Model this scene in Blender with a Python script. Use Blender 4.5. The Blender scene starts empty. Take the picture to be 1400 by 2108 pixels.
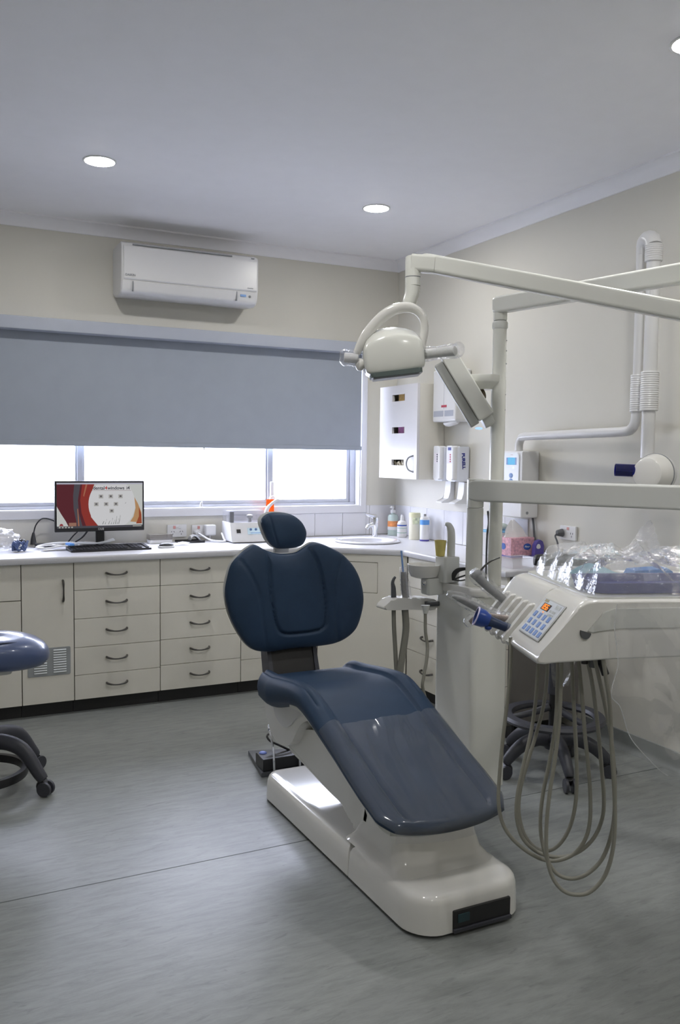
import bpy, bmesh, math, random
import numpy as np
from mathutils import Vector, Matrix, noise, geometry

random.seed(7)
SC = bpy.context.scene
COL = SC.collection
PI = math.pi

# ------------------------------------------------------------------ camera
cam_data = bpy.data.cameras.new('camera')
cam_data.sensor_fit = 'HORIZONTAL'
cam_data.sensor_width = 36.0
cam_data.lens = 36.0 * 1784.7 / 1400.0
cam_data.clip_start = 0.02
cam = bpy.data.objects.new('camera', cam_data)
_R = Matrix([[0.8949283, 0.0181348, -0.4458414], [-0.4460582, 0.0624227, -0.8928244], [0.0116395, 0.997885, 0.063953]])
cam.matrix_world = Matrix.Translation((0, 0, 1.42)) @ _R.to_4x4()
COL.objects.link(cam)
SC.camera = cam

# ------------------------------------------------------------------ world, lights, exposure
world = bpy.data.worlds.new('overcast_sky')
SC.world = world
world.use_nodes = True
_bg = world.node_tree.nodes['Background']
_bg.inputs[0].default_value = (0.80, 0.83, 1.0, 1)
_bg.inputs[1].default_value = 2.5
SC.view_settings.view_transform = 'Standard'
SC.view_settings.look = 'None'
SC.view_settings.gamma = 1.0
SC.view_settings.use_curve_mapping = False
SC.view_settings.exposure = 3.0
SC.cycles.max_bounces = 10
SC.cycles.diffuse_bounces = 6
SC.cycles.transparent_max_bounces = 24
SC.cycles.sample_clamp_indirect = 6.0
LAMP_STRENGTH = 29.0
SCREEN_GAIN = 0.125   # screens and small indicator lights, set against the exposure

portal = bpy.data.lights.new('window_portal', 'AREA')
portal.shape = 'RECTANGLE'
portal.size = 2.6
portal.size_y = 0.42
portal.cycles.is_portal = True
po = bpy.data.objects.new('window_portal', portal)
po.location = (1.55, 5.50, 1.29)
po.rotation_euler = (-PI / 2, 0, 0)
COL.objects.link(po)

# ------------------------------------------------------------------ materials
MATS = {}


def _nodes(name):
    m = bpy.data.materials.new(name)
    m.use_nodes = True
    nt = m.node_tree
    nt.nodes.clear()
    out = nt.nodes.new('ShaderNodeOutputMaterial')
    return m, nt, out


def mat(name, col, rough=0.5, metal=0.0, spec=0.5, coat=0.0, var=0.04, vscale=9.0, bump=0.0, bscale=200.0, emit=None, estr=0.0, sheen=0.0):
    """Procedural principled material: a slow noise varies the colour, a fine one the relief."""
    if name in MATS:
        return MATS[name]
    m, nt, out = _nodes(name)
    b = nt.nodes.new('ShaderNodeBsdfPrincipled')
    nt.links.new(b.outputs[0], out.inputs[0])
    tc = nt.nodes.new('ShaderNodeTexCoord')
    if var > 0:
        nz = nt.nodes.new('ShaderNodeTexNoise')
        nz.inputs['Scale'].default_value = vscale
        nz.inputs['Detail'].default_value = 3
        nt.links.new(tc.outputs['Object'], nz.inputs['Vector'])
        rp = nt.nodes.new('ShaderNodeValToRGB')
        lo = [max(0, c * (1 - var)) for c in col]
        hi = [min(1, c * (1 + var)) for c in col]
        rp.color_ramp.elements[0].position = 0.3
        rp.color_ramp.elements[1].position = 0.7
        rp.color_ramp.elements[0].color = (*lo, 1)
        rp.color_ramp.elements[1].color = (*hi, 1)
        nt.links.new(nz.outputs[0], rp.inputs[0])
        nt.links.new(rp.outputs[0], b.inputs['Base Color'])
    else:
        b.inputs['Base Color'].default_value = (*col, 1)
    b.inputs['Roughness'].default_value = rough
    b.inputs['Metallic'].default_value = metal
    b.inputs['Specular IOR Level'].default_value = spec
    b.inputs['Coat Weight'].default_value = coat
    b.inputs['Coat Roughness'].default_value = 0.08
    b.inputs['Sheen Weight'].default_value = sheen
    if bump > 0:
        n2 = nt.nodes.new('ShaderNodeTexNoise')
        n2.inputs['Scale'].default_value = bscale
        nt.links.new(tc.outputs['Object'], n2.inputs['Vector'])
        bp = nt.nodes.new('ShaderNodeBump')
        bp.inputs['Strength'].default_value = bump
        bp.inputs['Distance'].default_value = 0.001
        nt.links.new(n2.outputs[0], bp.inputs['Height'])
        nt.links.new(bp.outputs[0], b.inputs['Normal'])
    if emit:
        b.inputs['Emission Color'].default_value = (*emit, 1)
        b.inputs['Emission Strength'].default_value = estr
    MATS[name] = m
    return m


def film(name, tint=(0.97, 0.97, 0.98), rough=0.1, haze=0.08, gloss=1.0, ior=1.45, bump=0.0, bscale=40.0, hazecol=(0.85, 0.87, 0.9)):
    """Clear sheet (plastic film, pane): transparent and glossy by Fresnel, with a little milky haze."""
    if name in MATS:
        return MATS[name]
    m, nt, out = _nodes(name)
    tr = nt.nodes.new('ShaderNodeBsdfTransparent')
    tr.inputs[0].default_value = (*tint, 1)
    gl = nt.nodes.new('ShaderNodeBsdfGlossy')
    gl.inputs['Roughness'].default_value = rough
    gl.inputs['Color'].default_value = (1, 1, 1, 1)
    di = nt.nodes.new('ShaderNodeBsdfDiffuse')
    di.inputs[0].default_value = (*hazecol, 1)
    fr = nt.nodes.new('ShaderNodeLayerWeight')   # facing term: the same from both sides of the sheet
    fr.inputs[0].default_value = 0.5
    pw_ = nt.nodes.new('ShaderNodeMath')
    pw_.operation = 'POWER'
    pw_.inputs[1].default_value = 5.0
    nt.links.new(fr.outputs['Facing'], pw_.inputs[0])
    mu = nt.nodes.new('ShaderNodeMath')
    mu.operation = 'MULTIPLY_ADD'
    mu.use_clamp = True
    mu.inputs[1].default_value = 0.93 * gloss
    mu.inputs[2].default_value = 0.055 * gloss
    nt.links.new(pw_.outputs[0], mu.inputs[0])
    m1 = nt.nodes.new('ShaderNodeMixShader')
    m1.inputs[0].default_value = haze
    nt.links.new(tr.outputs[0], m1.inputs[1])
    nt.links.new(di.outputs[0], m1.inputs[2])
    m2 = nt.nodes.new('ShaderNodeMixShader')
    nt.links.new(mu.outputs[0], m2.inputs[0])
    nt.links.new(m1.outputs[0], m2.inputs[1])
    nt.links.new(gl.outputs[0], m2.inputs[2])
    nt.links.new(m2.outputs[0], out.inputs[0])
    if bump > 0:
        tc = nt.nodes.new('ShaderNodeTexCoord')
        n2 = nt.nodes.new('ShaderNodeTexNoise')
        n2.inputs['Scale'].default_value = bscale
        n2.inputs['Detail'].default_value = 4
        nt.links.new(tc.outputs['Object'], n2.inputs['Vector'])
        bp = nt.nodes.new('ShaderNodeBump')
        bp.inputs['Strength'].default_value = bump
        bp.inputs['Distance'].default_value = 0.01
        nt.links.new(n2.outputs[0], bp.inputs['Height'])
        for s in (gl, fr, di):
            nt.links.new(bp.outputs[0], s.inputs['Normal'])
    MATS[name] = m
    return m


def glow(name, col, strength):
    if name in MATS:
        return MATS[name]
    m, nt, out = _nodes(name)
    e = nt.nodes.new('ShaderNodeEmission')
    e.inputs[0].default_value = (*col, 1)
    e.inputs[1].default_value = strength if name == 'lit_diffuser' else strength * SCREEN_GAIN
    nt.links.new(e.outputs[0], out.inputs[0])
    MATS[name] = m
    return m


def floor_vinyl():
    m, nt, out = _nodes('sheet_vinyl')
    b = nt.nodes.new('ShaderNodeBsdfPrincipled')
    nt.links.new(b.outputs[0], out.inputs[0])
    tc = nt.nodes.new('ShaderNodeTexCoord')
    mp = nt.nodes.new('ShaderNodeMapping')
    mp.inputs['Scale'].default_value = (3.2, 16.0, 1.0)
    mp.inputs['Rotation'].default_value = (0, 0, -0.16)
    nt.links.new(tc.outputs['Object'], mp.inputs[0])
    n1 = nt.nodes.new('ShaderNodeTexNoise')
    n1.inputs['Scale'].default_value = 2.0
    n1.inputs['Detail'].default_value = 9
    n1.inputs['Roughness'].default_value = 0.74
    n1.inputs['Distortion'].default_value = 0.5
    nt.links.new(mp.outputs[0], n1.inputs['Vector'])
    r1 = nt.nodes.new('ShaderNodeValToRGB')
    cr = r1.color_ramp
    cr.elements[0].position = 0.30
    cr.elements[0].color = (0.18, 0.193, 0.187, 1)
    cr.elements[1].position = 0.72
    cr.elements[1].color = (0.29, 0.305, 0.297, 1)
    e = cr.elements.new(0.44)
    e.color = (0.225, 0.24, 0.233, 1)
    e = cr.elements.new(0.56)
    e.color = (0.26, 0.275, 0.268, 1)
    nt.links.new(n1.outputs[0], r1.inputs[0])
    # dark short flecks
    mp2 = nt.nodes.new('ShaderNodeMapping')
    mp2.inputs['Scale'].default_value = (7.0, 30.0, 1.0)
    mp2.inputs['Rotation'].default_value = (0, 0, -0.22)
    nt.links.new(tc.outputs['Object'], mp2.inputs[0])
    n2 = nt.nodes.new('ShaderNodeTexNoise')
    n2.inputs['Scale'].default_value = 1.6
    n2.inputs['Detail'].default_value = 6
    n2.inputs['Distortion'].default_value = 1.2
    nt.links.new(mp2.outputs[0], n2.inputs['Vector'])
    r2 = nt.nodes.new('ShaderNodeValToRGB')
    r2.color_ramp.elements[0].position = 0.60
    r2.color_ramp.elements[0].color = (0, 0, 0, 1)
    r2.color_ramp.elements[1].position = 0.74
    r2.color_ramp.elements[1].color = (0.55, 0.55, 0.55, 1)
    nt.links.new(n2.outputs[0], r2.inputs[0])
    mx = nt.nodes.new('ShaderNodeMix')
    mx.data_type = 'RGBA'
    nt.links.new(r2.outputs[0], mx.inputs[0])
    nt.links.new(r1.outputs[0], mx.inputs[6])
    mx.inputs[7].default_value = (0.13, 0.14, 0.14, 1)
    nt.links.new(mx.outputs[2], b.inputs['Base Color'])
    b.inputs['Roughness'].default_value = 0.37
    b.inputs['Specular IOR Level'].default_value = 0.55
    bp = nt.nodes.new('ShaderNodeBump')
    bp.inputs['Strength'].default_value = 0.12
    bp.inputs['Distance'].default_value = 0.002
    n3 = nt.nodes.new('ShaderNodeTexNoise')
    n3.inputs['Scale'].default_value = 60
    nt.links.new(tc.outputs['Object'], n3.inputs['Vector'])
    nt.links.new(n3.outputs[0], bp.inputs['Height'])
    nt.links.new(bp.outputs[0], b.inputs['Normal'])
    MATS['sheet_vinyl'] = m
    return m


M_floor = floor_vinyl()
M_wall = mat('cream_wall_paint', (0.625, 0.607, 0.545), 0.55, var=0.015, vscale=2, bump=0.1, bscale=300)
M_ceil = mat('white_ceiling_paint', (0.87, 0.87, 0.90), 0.7, var=0.01, bump=0.05)
M_cornice = mat('white_cornice_paint', (0.84, 0.84, 0.87), 0.6, var=0.01)
M_trim = mat('white_gloss_trim', (0.70, 0.70, 0.73), 0.32, var=0.01)
M_alu = mat('aluminium_frame', (0.50, 0.51, 0.55), 0.4, metal=0.35, var=0.03)
M_blind = mat('grey_blockout_fabric', (0.33, 0.365, 0.42), 0.85, var=0.02, bump=0.25, bscale=700)
M_cassette = mat('grey_blind_headbox', (0.40, 0.43, 0.50), 0.5, var=0.02)
M_cab = mat('cream_laminate', (0.72, 0.695, 0.62), 0.42, var=0.015)
M_carcass = mat('gap_shade_carcass', (0.16, 0.15, 0.14), 0.7)  # darkened so the gaps between doors and drawers read as shade
M_kick = mat('black_kickboard', (0.018, 0.018, 0.019), 0.5)
M_counter = mat('white_worktop', (0.57, 0.57, 0.60), 0.34, var=0.02, vscale=40)
M_handle = mat('gunmetal_handle', (0.12, 0.115, 0.11), 0.32, metal=0.85, var=0.05)
M_tile = mat('white_glazed_tile', (0.69, 0.69, 0.72), 0.15, var=0.015)
M_grout = mat('pale_grout', (0.50, 0.50, 0.50), 0.8)
M_white = mat('white_plastic', (0.70, 0.70, 0.705), 0.3, var=0.01)
M_enamel = mat('warm_white_enamel', (0.76, 0.765, 0.72), 0.24, coat=0.3, var=0.01)
M_enamel2 = mat('grey_white_enamel', (0.68, 0.69, 0.665), 0.3, coat=0.2, var=0.01)
M_gloss = mat('glossy_white_shell', (0.80, 0.79, 0.76), 0.12, coat=0.6, var=0.01)
M_navy = mat('navy_upholstery', (0.023, 0.046, 0.090), 0.5, spec=0.22, var=0.06, vscale=14, bump=0.12, bscale=500)
M_navyhi = mat('navy_stool_vinyl', (0.065, 0.095, 0.20), 0.3, coat=0.35, var=0.05, bump=0.1, bscale=500)
M_stitch = mat('dark_stitching', (0.010, 0.014, 0.026), 0.7)
M_black = mat('black_plastic', (0.016, 0.016, 0.018), 0.38)
M_dark = mat('charcoal_plastic', (0.045, 0.047, 0.060), 0.45)
M_darkgrey = mat('dark_grey_plastic', (0.10, 0.105, 0.115), 0.5)
M_chrome = mat('polished_chrome', (0.82, 0.83, 0.86), 0.1, metal=1.0, var=0.01)
M_steel = mat('brushed_steel', (0.36, 0.36, 0.36), 0.38, metal=0.9, var=0.05)
M_piece = mat('grey_handpiece', (0.22, 0.225, 0.23), 0.42, metal=0.3)
M_hose = mat('beige_grey_hose', (0.27, 0.265, 0.228), 0.45, var=0.03)
M_blue = mat('blue_plastic', (0.012, 0.05, 0.27), 0.28, var=0.03)
M_bluehi = mat('pale_blue_print', (0.20, 0.36, 0.68), 0.5, var=0.02)
M_purple = mat('violet_card', (0.085, 0.065, 0.30), 0.5, var=0.05)
M_yellow = mat('yellow_plastic_cup', (0.66, 0.56, 0.18), 0.4, var=0.06, vscale=30)
M_mark = mat('grey_print', (0.25, 0.26, 0.28), 0.6, var=0)
M_markd = mat('dark_print', (0.06, 0.06, 0.08), 0.6, var=0)
M_red = mat('red_print', (0.42, 0.05, 0.08), 0.5, var=0)
M_film = film('clear_plastic_film', rough=0.08, haze=0.15, gloss=2.6, bump=0.2, bscale=20)
M_bag = film('crinkled_clear_bag', rough=0.10, haze=0.15, gloss=2.0, bump=0.5, bscale=60)
M_sleeve = film('clear_barrier_sleeve', rough=0.08, haze=0.05, gloss=1.4, bump=0.8, bscale=80)
M_chairfilm = film('clear_chair_cover', tint=(0.93, 0.93, 0.95), rough=0.12, haze=0.03, gloss=1.1, bump=0.0)
M_pane = film('window_glass', tint=(0.96, 0.97, 0.98), rough=0.0, haze=0.0, ior=1.45)
M_acrylic = film('smoky_acrylic', tint=(0.80, 0.80, 0.82), rough=0.05, haze=0.10)
M_greybox = film('grey_acrylic', tint=(0.62, 0.60, 0.58), rough=0.1, haze=0.18, hazecol=(0.4, 0.38, 0.36))
M_bluecyl = film('blue_tinted_acrylic', tint=(0.02, 0.07, 0.55), rough=0.03, haze=0.04, gloss=1.2, hazecol=(0.02, 0.08, 0.5))
M_orange = film('orange_shield', tint=(1.0, 0.30, 0.02), rough=0.1, haze=0.35, hazecol=(1.0, 0.28, 0.01))

# ------------------------------------------------------------------ geometry helpers
WORLD = {}


def catmull(pts, per=8, closed=False):
    P = [Vector(p) for p in pts]
    n = len(P)
    out = []
    rng = range(n if closed else n - 1)
    for i in rng:
        if closed:
            p0, p1, p2, p3 = P[(i - 1) % n], P[i], P[(i + 1) % n], P[(i + 2) % n]
        else:
            p0, p1, p2, p3 = P[max(i - 1, 0)], P[i], P[i + 1], P[min(i + 2, n - 1)]
        for k in range(per):
            t = k / per
            t2, t3 = t * t, t * t * t
            out.append(0.5 * ((2 * p1) + (p2 - p0) * t + (2 * p0 - 5 * p1 + 4 * p2 - p3) * t2 + (3 * p1 - p0 - 3 * p2 + p3) * t3))
    if not closed:
        out.append(P[-1].copy())
    return out


class MB:
    def __init__(self):
        self.bm = bmesh.new()

    def box(self, x0, x1, y0, y1, z0, z1, bev=0.0, seg=2, M=None):
        r = bmesh.ops.create_cube(self.bm, size=1.0)
        vs = r['verts']
        for v in vs:
            v.co = Vector(((x0 + x1) / 2 + v.co.x * (x1 - x0), (y0 + y1) / 2 + v.co.y * (y1 - y0), (z0 + z1) / 2 + v.co.z * (z1 - z0)))
        if bev > 0:
            es = {e for v in vs for e in v.link_edges}
            rb = bmesh.ops.bevel(self.bm, geom=list(es), offset=bev, segments=seg, affect='EDGES', profile=0.5)
            vs = list({v for f in rb['faces'] for v in f.verts} | {v for v in vs if v.is_valid})
        if M is not None:
            for v in vs:
                v.co = M @ v.co
        return self

    def ring(self, pts):
        return [self.bm.verts.new(p) for p in pts]

    def bridge(self, a, b, closed=True):
        n = len(a)
        for i in range(n if closed else n - 1):
            j = (i + 1) % n
            try:
                self.bm.faces.new((a[i], a[j], b[j], b[i]))
            except ValueError:
                pass

    def fill(self, r, flip=False):
        try:
            self.bm.faces.new(list(reversed(r)) if flip else r)
        except ValueError:
            pass

    def loft(self, rings, cap0=True, cap1=True, closed=True):
        R = [self.ring(r) for r in rings]
        for a, b in zip(R, R[1:]):
            self.bridge(a, b, closed)
        if cap0:
            self.fill(R[0], True)
        if cap1:
            self.fill(R[-1])
        return self

    def tube(self, pts, r, n=10, per=0, closed=False, cap=True, flat=1.0):
        if per:
            pts2 = catmull(pts, per, closed)
            if hasattr(r, '__len__'):
                m = len(pts2)
                r = list(np.interp(np.linspace(0, len(pts) - 1, m), range(len(pts)), r))
        else:
            pts2 = [Vector(p) for p in pts]
        m = len(pts2)
        rs = list(r) if hasattr(r, '__len__') else [r] * m
        T = []
        for i in range(m):
            if closed:
                t = pts2[(i + 1) % m] - pts2[i - 1]
            else:
                t = pts2[min(i + 1, m - 1)] - pts2[max(i - 1, 0)]
            T.append(t.normalized())
        up = Vector((0, 0, 1))
        if abs(T[0].dot(up)) > 0.9:
            up = Vector((1, 0, 0))
        nrm = (up - T[0] * up.dot(T[0])).normalized()
        rings = []
        for i in range(m):
            nrm = (nrm - T[i] * nrm.dot(T[i])).normalized()
            bi = T[i].cross(nrm)
            rings.append(self.ring([pts2[i] + (nrm * math.cos(2 * PI * k / n) + bi * math.sin(2 * PI * k / n) * flat) * rs[i] for k in range(n)]))
        for a, b in zip(rings, rings[1:]):
            self.bridge(a, b)
        if closed:
            self.bridge(rings[-1], rings[0])
        elif cap:
            self.fill(rings[0], True)
            self.fill(rings[-1])
        return self

    def cyl(self, p0, p1, r0, r1=None, n=24, bev=0.0):
        r1 = r0 if r1 is None else r1
        p0, p1 = Vector(p0), Vector(p1)
        if bev > 0:
            d = (p1 - p0).normalized()
            return self.tube([p0, p0 + d * bev * 0.3, p0 + d * bev, p1 - d * bev, p1 - d * bev * 0.3, p1], [r0 - bev, r0 - bev * 0.3, r0, r1, r1 - bev * 0.3, r1 - bev], n)
        return self.tube([p0, p1], [r0, r1], n)

    def lathe(self, prof, c=(0, 0, 0), n=32, M=None, cap0=False, cap1=False):
        c = Vector(c)
        rings = []
        for r, z in prof:
            pts = []
            for k in range(n):
                a = 2 * PI * k / n
                p = Vector((r * math.cos(a), r * math.sin(a), z))
                if M is not None:
                    p = M @ p
                pts.append(p + c)
            rings.append(pts)
        return self.loft(rings, cap0, cap1)

    def prism(self, poly, axis, a0, a1, bev=0.0, seg=2):
        """poly: 2-D outline in the other two axes (in x, y, z order), extruded along axis from a0 to a1."""
        def P(u, v, a):
            return {'x': (a, u, v), 'y': (u, a, v), 'z': (u, v, a)}[axis]
        A = self.ring([P(u, v, a0) for u, v in poly])
        B = self.ring([P(u, v, a1) for u, v in poly])
        self.bridge(A, B)
        self.fill(A, True)
        self.fill(B)
        if bev > 0:
            es = set()
            for r in (A, B):
                for i in range(len(r)):
                    e = self.bm.edges.get((r[i], r[(i + 1) % len(r)]))
                    if e:
                        es.add(e)
            bmesh.ops.bevel(self.bm, geom=list(es), offset=bev, segments=seg, affect='EDGES', profile=0.5)
        return self

    def ell(self, c, r, n=20, m=12, M=None):
        c = Vector(c)
        rings = []
        for i in range(1, m):
            t = PI * i / m
            rings.append([c + (M @ Vector((r[0] * math.sin(t) * math.cos(2 * PI * k / n), r[1] * math.sin(t) * math.sin(2 * PI * k / n), -r[2] * math.cos(t))) if M is not None else
                          Vector((r[0] * math.sin(t) * math.cos(2 * PI * k / n), r[1] * math.sin(t) * math.sin(2 * PI * k / n), -r[2] * math.cos(t)))) for k in range(n)])
        return self.loft(rings)

    def poly(self, pts):
        self.fill(self.ring(pts))
        return self

    def grid(self, rows):
        R = [self.ring(r) for r in rows]
        for a, b in zip(R, R[1:]):
            self.bridge(a, b, False)
        return self

    def xf(self, M):
        self.bm.transform(M)
        return self


def crinkle(mb, amp, freq, seed=0.0):
    """Rumple a thin sheet or sleeve with ridged noise."""
    mb.bm.normal_update()
    for v in mb.bm.verts:
        p = v.co * freq + Vector((seed, seed * 2, 0))
        v.co = v.co + v.normal * amp * ((1 - 2 * abs(noise.noise(p))) * 0.7 + noise.noise(p * 2.3) * 0.6)
    return mb


def link(name, data, parent=None):
    o = bpy.data.objects.new(name, data)
    COL.objects.link(o)
    if parent is not None:
        o.parent = parent
        WORLD[o.name] = WORLD[parent.name]
    else:
        WORLD[o.name] = Matrix.Identity(4)
    return o


def thing(name, label, cat, loc=(0, 0, 0), rotz=0.0, group=None):
    o = bpy.data.objects.new(name, None)
    o.empty_display_size = 0.05
    COL.objects.link(o)
    o.location = loc
    o.rotation_euler = (0, 0, rotz)
    WORLD[o.name] = Matrix.Translation(loc) @ Matrix.Rotation(rotz, 4, 'Z')
    o['label'] = label
    o['category'] = cat
    if group:
        o['group'] = group
    return o


def obj(name, mb, m, parent=None, local=False, smooth=True, angle=38, normals=True, label=None):
    bm = mb.bm
    if parent is not None and not local:
        bm.transform(WORLD[parent.name].inverted())
    if normals:
        bmesh.ops.recalc_face_normals(bm, faces=bm.faces[:])
    me = bpy.data.meshes.new(name)
    bm.to_mesh(me)
    bm.free()
    me.materials.append(m)
    if smooth:
        me.polygons.foreach_set('use_smooth', [True] * len(me.polygons))
        me.set_sharp_from_angle(angle=math.radians(angle))
    o = link(name, me, parent)
    if smooth:
        wn_ = o.modifiers.new('weighted_normal', 'WEIGHTED_NORMAL')
        wn_.keep_sharp = True
    if label:
        o['label'] = label
    return o


def single(name, mb, m, label, cat, group=None, **k):
    o = obj(name, mb, m, **k)
    o['label'] = label
    o['category'] = cat
    if group:
        o['group'] = group
    return o


def struct(name, mb, m, parent=None, **k):
    o = obj(name, mb, m, parent, **k)
    if parent is None:
        o['kind'] = 'structure'
    return o


def dup(root, loc, rotz=None, label=None):
    def cp(o, par):
        c = o.copy()
        COL.objects.link(c)
        if par is not None:
            c.parent = par
        for ch in list(o.children):
            cp(ch, c)
        return c
    r = cp(root, None)
    r.location = loc
    if rotz is not None:
        r.rotation_euler = (0, 0, rotz)
    WORLD[r.name] = Matrix.Translation(loc) @ Matrix.Rotation(r.rotation_euler[2], 4, 'Z')
    if label:
        r['label'] = label
    return r


def text(name, s, size, M, m, parent=None, align='CENTER', bold=0.0, depth=0.0004):
    cu = bpy.data.curves.new(name, 'FONT')
    cu.body = s
    cu.size = size
    cu.align_x = align
    cu.align_y = 'CENTER'
    cu.extrude = depth
    cu.offset = bold
    cu.resolution_u = 3
    t = bpy.data.objects.new(name, cu)
    COL.objects.link(t)
    bpy.context.view_layer.update()
    me = bpy.data.meshes.new_from_object(t.evaluated_get(bpy.context.evaluated_depsgraph_get()))
    bpy.data.objects.remove(t)
    me.name = name
    me.transform(M if parent is None else WORLD[parent.name].inverted() @ M)
    me.materials.clear()
    me.materials.append(m)
    return link(name, me, parent)


def frame_M(o, x, y):
    """Matrix whose local x and y axes are the given world directions (text lies in them)."""
    x, y = Vector(x).normalized(), Vector(y).normalized()
    z = x.cross(y)
    return Matrix(((x.x, y.x, z.x, o[0]), (x.y, y.y, z.y, o[1]), (x.z, y.z, z.z, o[2]), (0, 0, 0, 1)))


def circ(c, r, n=32, plane='xz', y=0.0):
    return [(c[0] + r * math.cos(2 * PI * k / n), c[1] + r * math.sin(2 * PI * k / n)) for k in range(n)]


def rrect(x0, x1, y0, y1, r, n=6):
    out = []
    for cx, cy, a in ((x1 - r, y1 - r, 0), (x0 + r, y1 - r, PI / 2), (x0 + r, y0 + r, PI), (x1 - r, y0 + r, 1.5 * PI)):
        for k in range(n + 1):
            t = a + PI / 2 * k / n
            out.append((cx + r * math.cos(t), cy + r * math.sin(t)))
    return out


# ------------------------------------------------------------------ room shell
XR, YB, ZC = 3.139, 5.397, 2.79
XL, YF = -1.7, -1.6
WX0, WX1, WZ0, WZ1 = 0.28, 2.849, 1.077, 2.12

f = MB().box(XL, XR, YF, YB, -0.1, 0.0)
floor = struct('floor', f, M_floor, smooth=False)
f = MB().box(XL, XR, 2.8455, 2.8490, 0.0, 0.0006)
struct('seam', f, mat('seam_weld', (0.075, 0.085, 0.085), 0.5), floor)
struct('ceiling', MB().box(XL, XR, YF, YB, ZC, ZC + 0.1), M_ceil, smooth=False)
w = MB()
w.box(XL, WX0, YB, YB + 0.14, 0, ZC)
w.box(WX1, XR + 0.14, YB, YB + 0.14, 0, ZC)
w.box(WX0, WX1, YB, YB + 0.14, 0, WZ0)
w.box(WX0, WX1, YB, YB + 0.14, WZ1, ZC)
wall_back = struct('wall_back', w, M_wall, smooth=False)
wall_right = struct('wall_right', MB().box(XR, XR + 0.14, YF, YB, 0, ZC), M_wall, smooth=False)
struct('wall_left', MB().box(XL - 0.14, XL, YF, YB, 0, ZC), M_wall, smooth=False)
struct('wall_front', MB().box(XL, XR, YF - 0.14, YF, 0, ZC), M_wall, smooth=False)
# cove cornice: a flat fascia edge on the ceiling and a hollow curve down the wall
cov = [(0.0, 2.722)] + [(0.062 - 0.056 * math.cos(t), 2.724 + 0.056 * math.sin(t)) for t in np.linspace(0, PI / 2, 7)] + [(0.068, 2.780), (0.068, ZC), (0, ZC)]
struct('trim_1', MB().prism([(YB - a, z) for a, z in cov], 'x', XL, XR - 0.001), M_cornice)
struct('trim_2', MB().prism([(XR - a, z) for a, z in cov], 'y', YF, YB - 0.001), M_cornice)
# coved vinyl skirting
sk = [(XR, 0.0)] + [(XR - 0.006 - 0.03 * (1 - math.sin(t)), 0.03 * (1 - math.cos(t))) for t in np.linspace(0, PI / 2, 6)][::1] + [(XR - 0.006, 0.085), (XR, 0.087)]
struct('baseboard_right', MB().prism(sk, 'y', YF, 3.42), mat('grey_coved_skirting', (0.22, 0.235, 0.235), 0.45, var=0.08, vscale=20))

# window: reveal lining, aluminium frame, panes, white architrave
wn = bpy.data.objects.new('window_1', None)
COL.objects.link(wn)
WORLD[wn.name] = Matrix.Identity(4)
wn['kind'] = 'structure'
r = MB()
r.box(WX1 - 0.008, WX1 + 0.012, YB - 0.004, YB + 0.139, WZ0, WZ1)
r.box(WX0 - 0.012, WX0 + 0.008, YB - 0.004, YB + 0.139, WZ0, WZ1)
r.box(WX0, WX1, YB - 0.004, YB + 0.139, WZ1 - 0.008, WZ1 + 0.012)
struct('reveal', r, M_trim, wn)
struct('sill', MB().box(WX0, WX1, YB - 0.012, YB + 0.139, WZ0 - 0.012, WZ0 + 0.004, 0.003), M_trim, wn)
t = MB()
t.box(WX1 + 0.001, WX1 + 0.046, YB - 0.014, YB, 1.031, WZ1 + 0.05, 0.003)
t.box(WX0 - 0.046, WX0 - 0.001, YB - 0.014, YB, 1.031, WZ1 + 0.05, 0.003)
struct('architrave', t, M_trim, wn)
struct('apron', MB().box(WX0 - 0.046, WX1 + 0.046, YB - 0.0145, YB - 0.001, 1.028, WZ0 - 0.002, 0.003), M_trim, wn)
fy0, fy1 = YB + 0.06, YB + 0.11
t = MB()
t.box(WX0 + 0.008, WX1 - 0.008, fy0, fy1, WZ0 + 0.004, 1.098, 0.002)
t.box(WX1 - 0.045, WX1 - 0.009, fy0, fy1, 1.098, WZ1 - 0.008, 0.002)
t.box(WX0 + 0.009, WX0 + 0.045, fy0, fy1, 1.098, WZ1 - 0.008, 0.002)
struct('window_frame', t, M_alu, wn)
for x in (0.946, 2.193):
    struct('mullion', MB().box(x - 0.0165, x + 0.0165, fy0 + 0.002, fy1 - 0.002, 1.098, WZ1 - 0.008, 0.002), M_alu, wn)
for a, b in ((WX0 + 0.046, 0.928), (0.964, 2.175), (2.211, WX1 - 0.046)):
    t = MB()
    t.box(a, b, fy0 + 0.014, fy1 - 0.012, 1.0985, 1.122, 0.002)
    sw = 0.026 if a > 2 else 0.010
    t.box(b - sw, b, fy0 + 0.014, fy1 - 0.012, 1.122, WZ1 - 0.01, 0.002)
    t.box(a, a + 0.010, fy0 + 0.014, fy1 - 0.012, 1.122, WZ1 - 0.01, 0.002)
    sash = struct('sash', t, M_alu, wn)
    struct('pane', MB().box(a + 0.010, b - sw, fy0 + 0.024, fy0 + 0.028, 1.122, WZ1 - 0.01), M_pane, sash, smooth=False)
for x in (2.30, 2.66):
    struct('latch', MB().tube([(x - 0.012, fy0 + 0.006, 1.121), (x - 0.012, fy0 + 0.006, 1.145), (x + 0.012, fy0 + 0.006, 1.145), (x + 0.012, fy0 + 0.006, 1.121)], 0.0025, 6), M_white, wn)
t = MB()
t.box(2.19, 2.215, fy0 - 0.022, fy0, 1.135, 1.245, 0.006)
t.cyl((2.203, fy0 - 0.03, 1.13), (2.203, fy0, 1.13), 0.02, bev=0.004)
struct('window_handle', t, M_white, wn)

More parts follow.
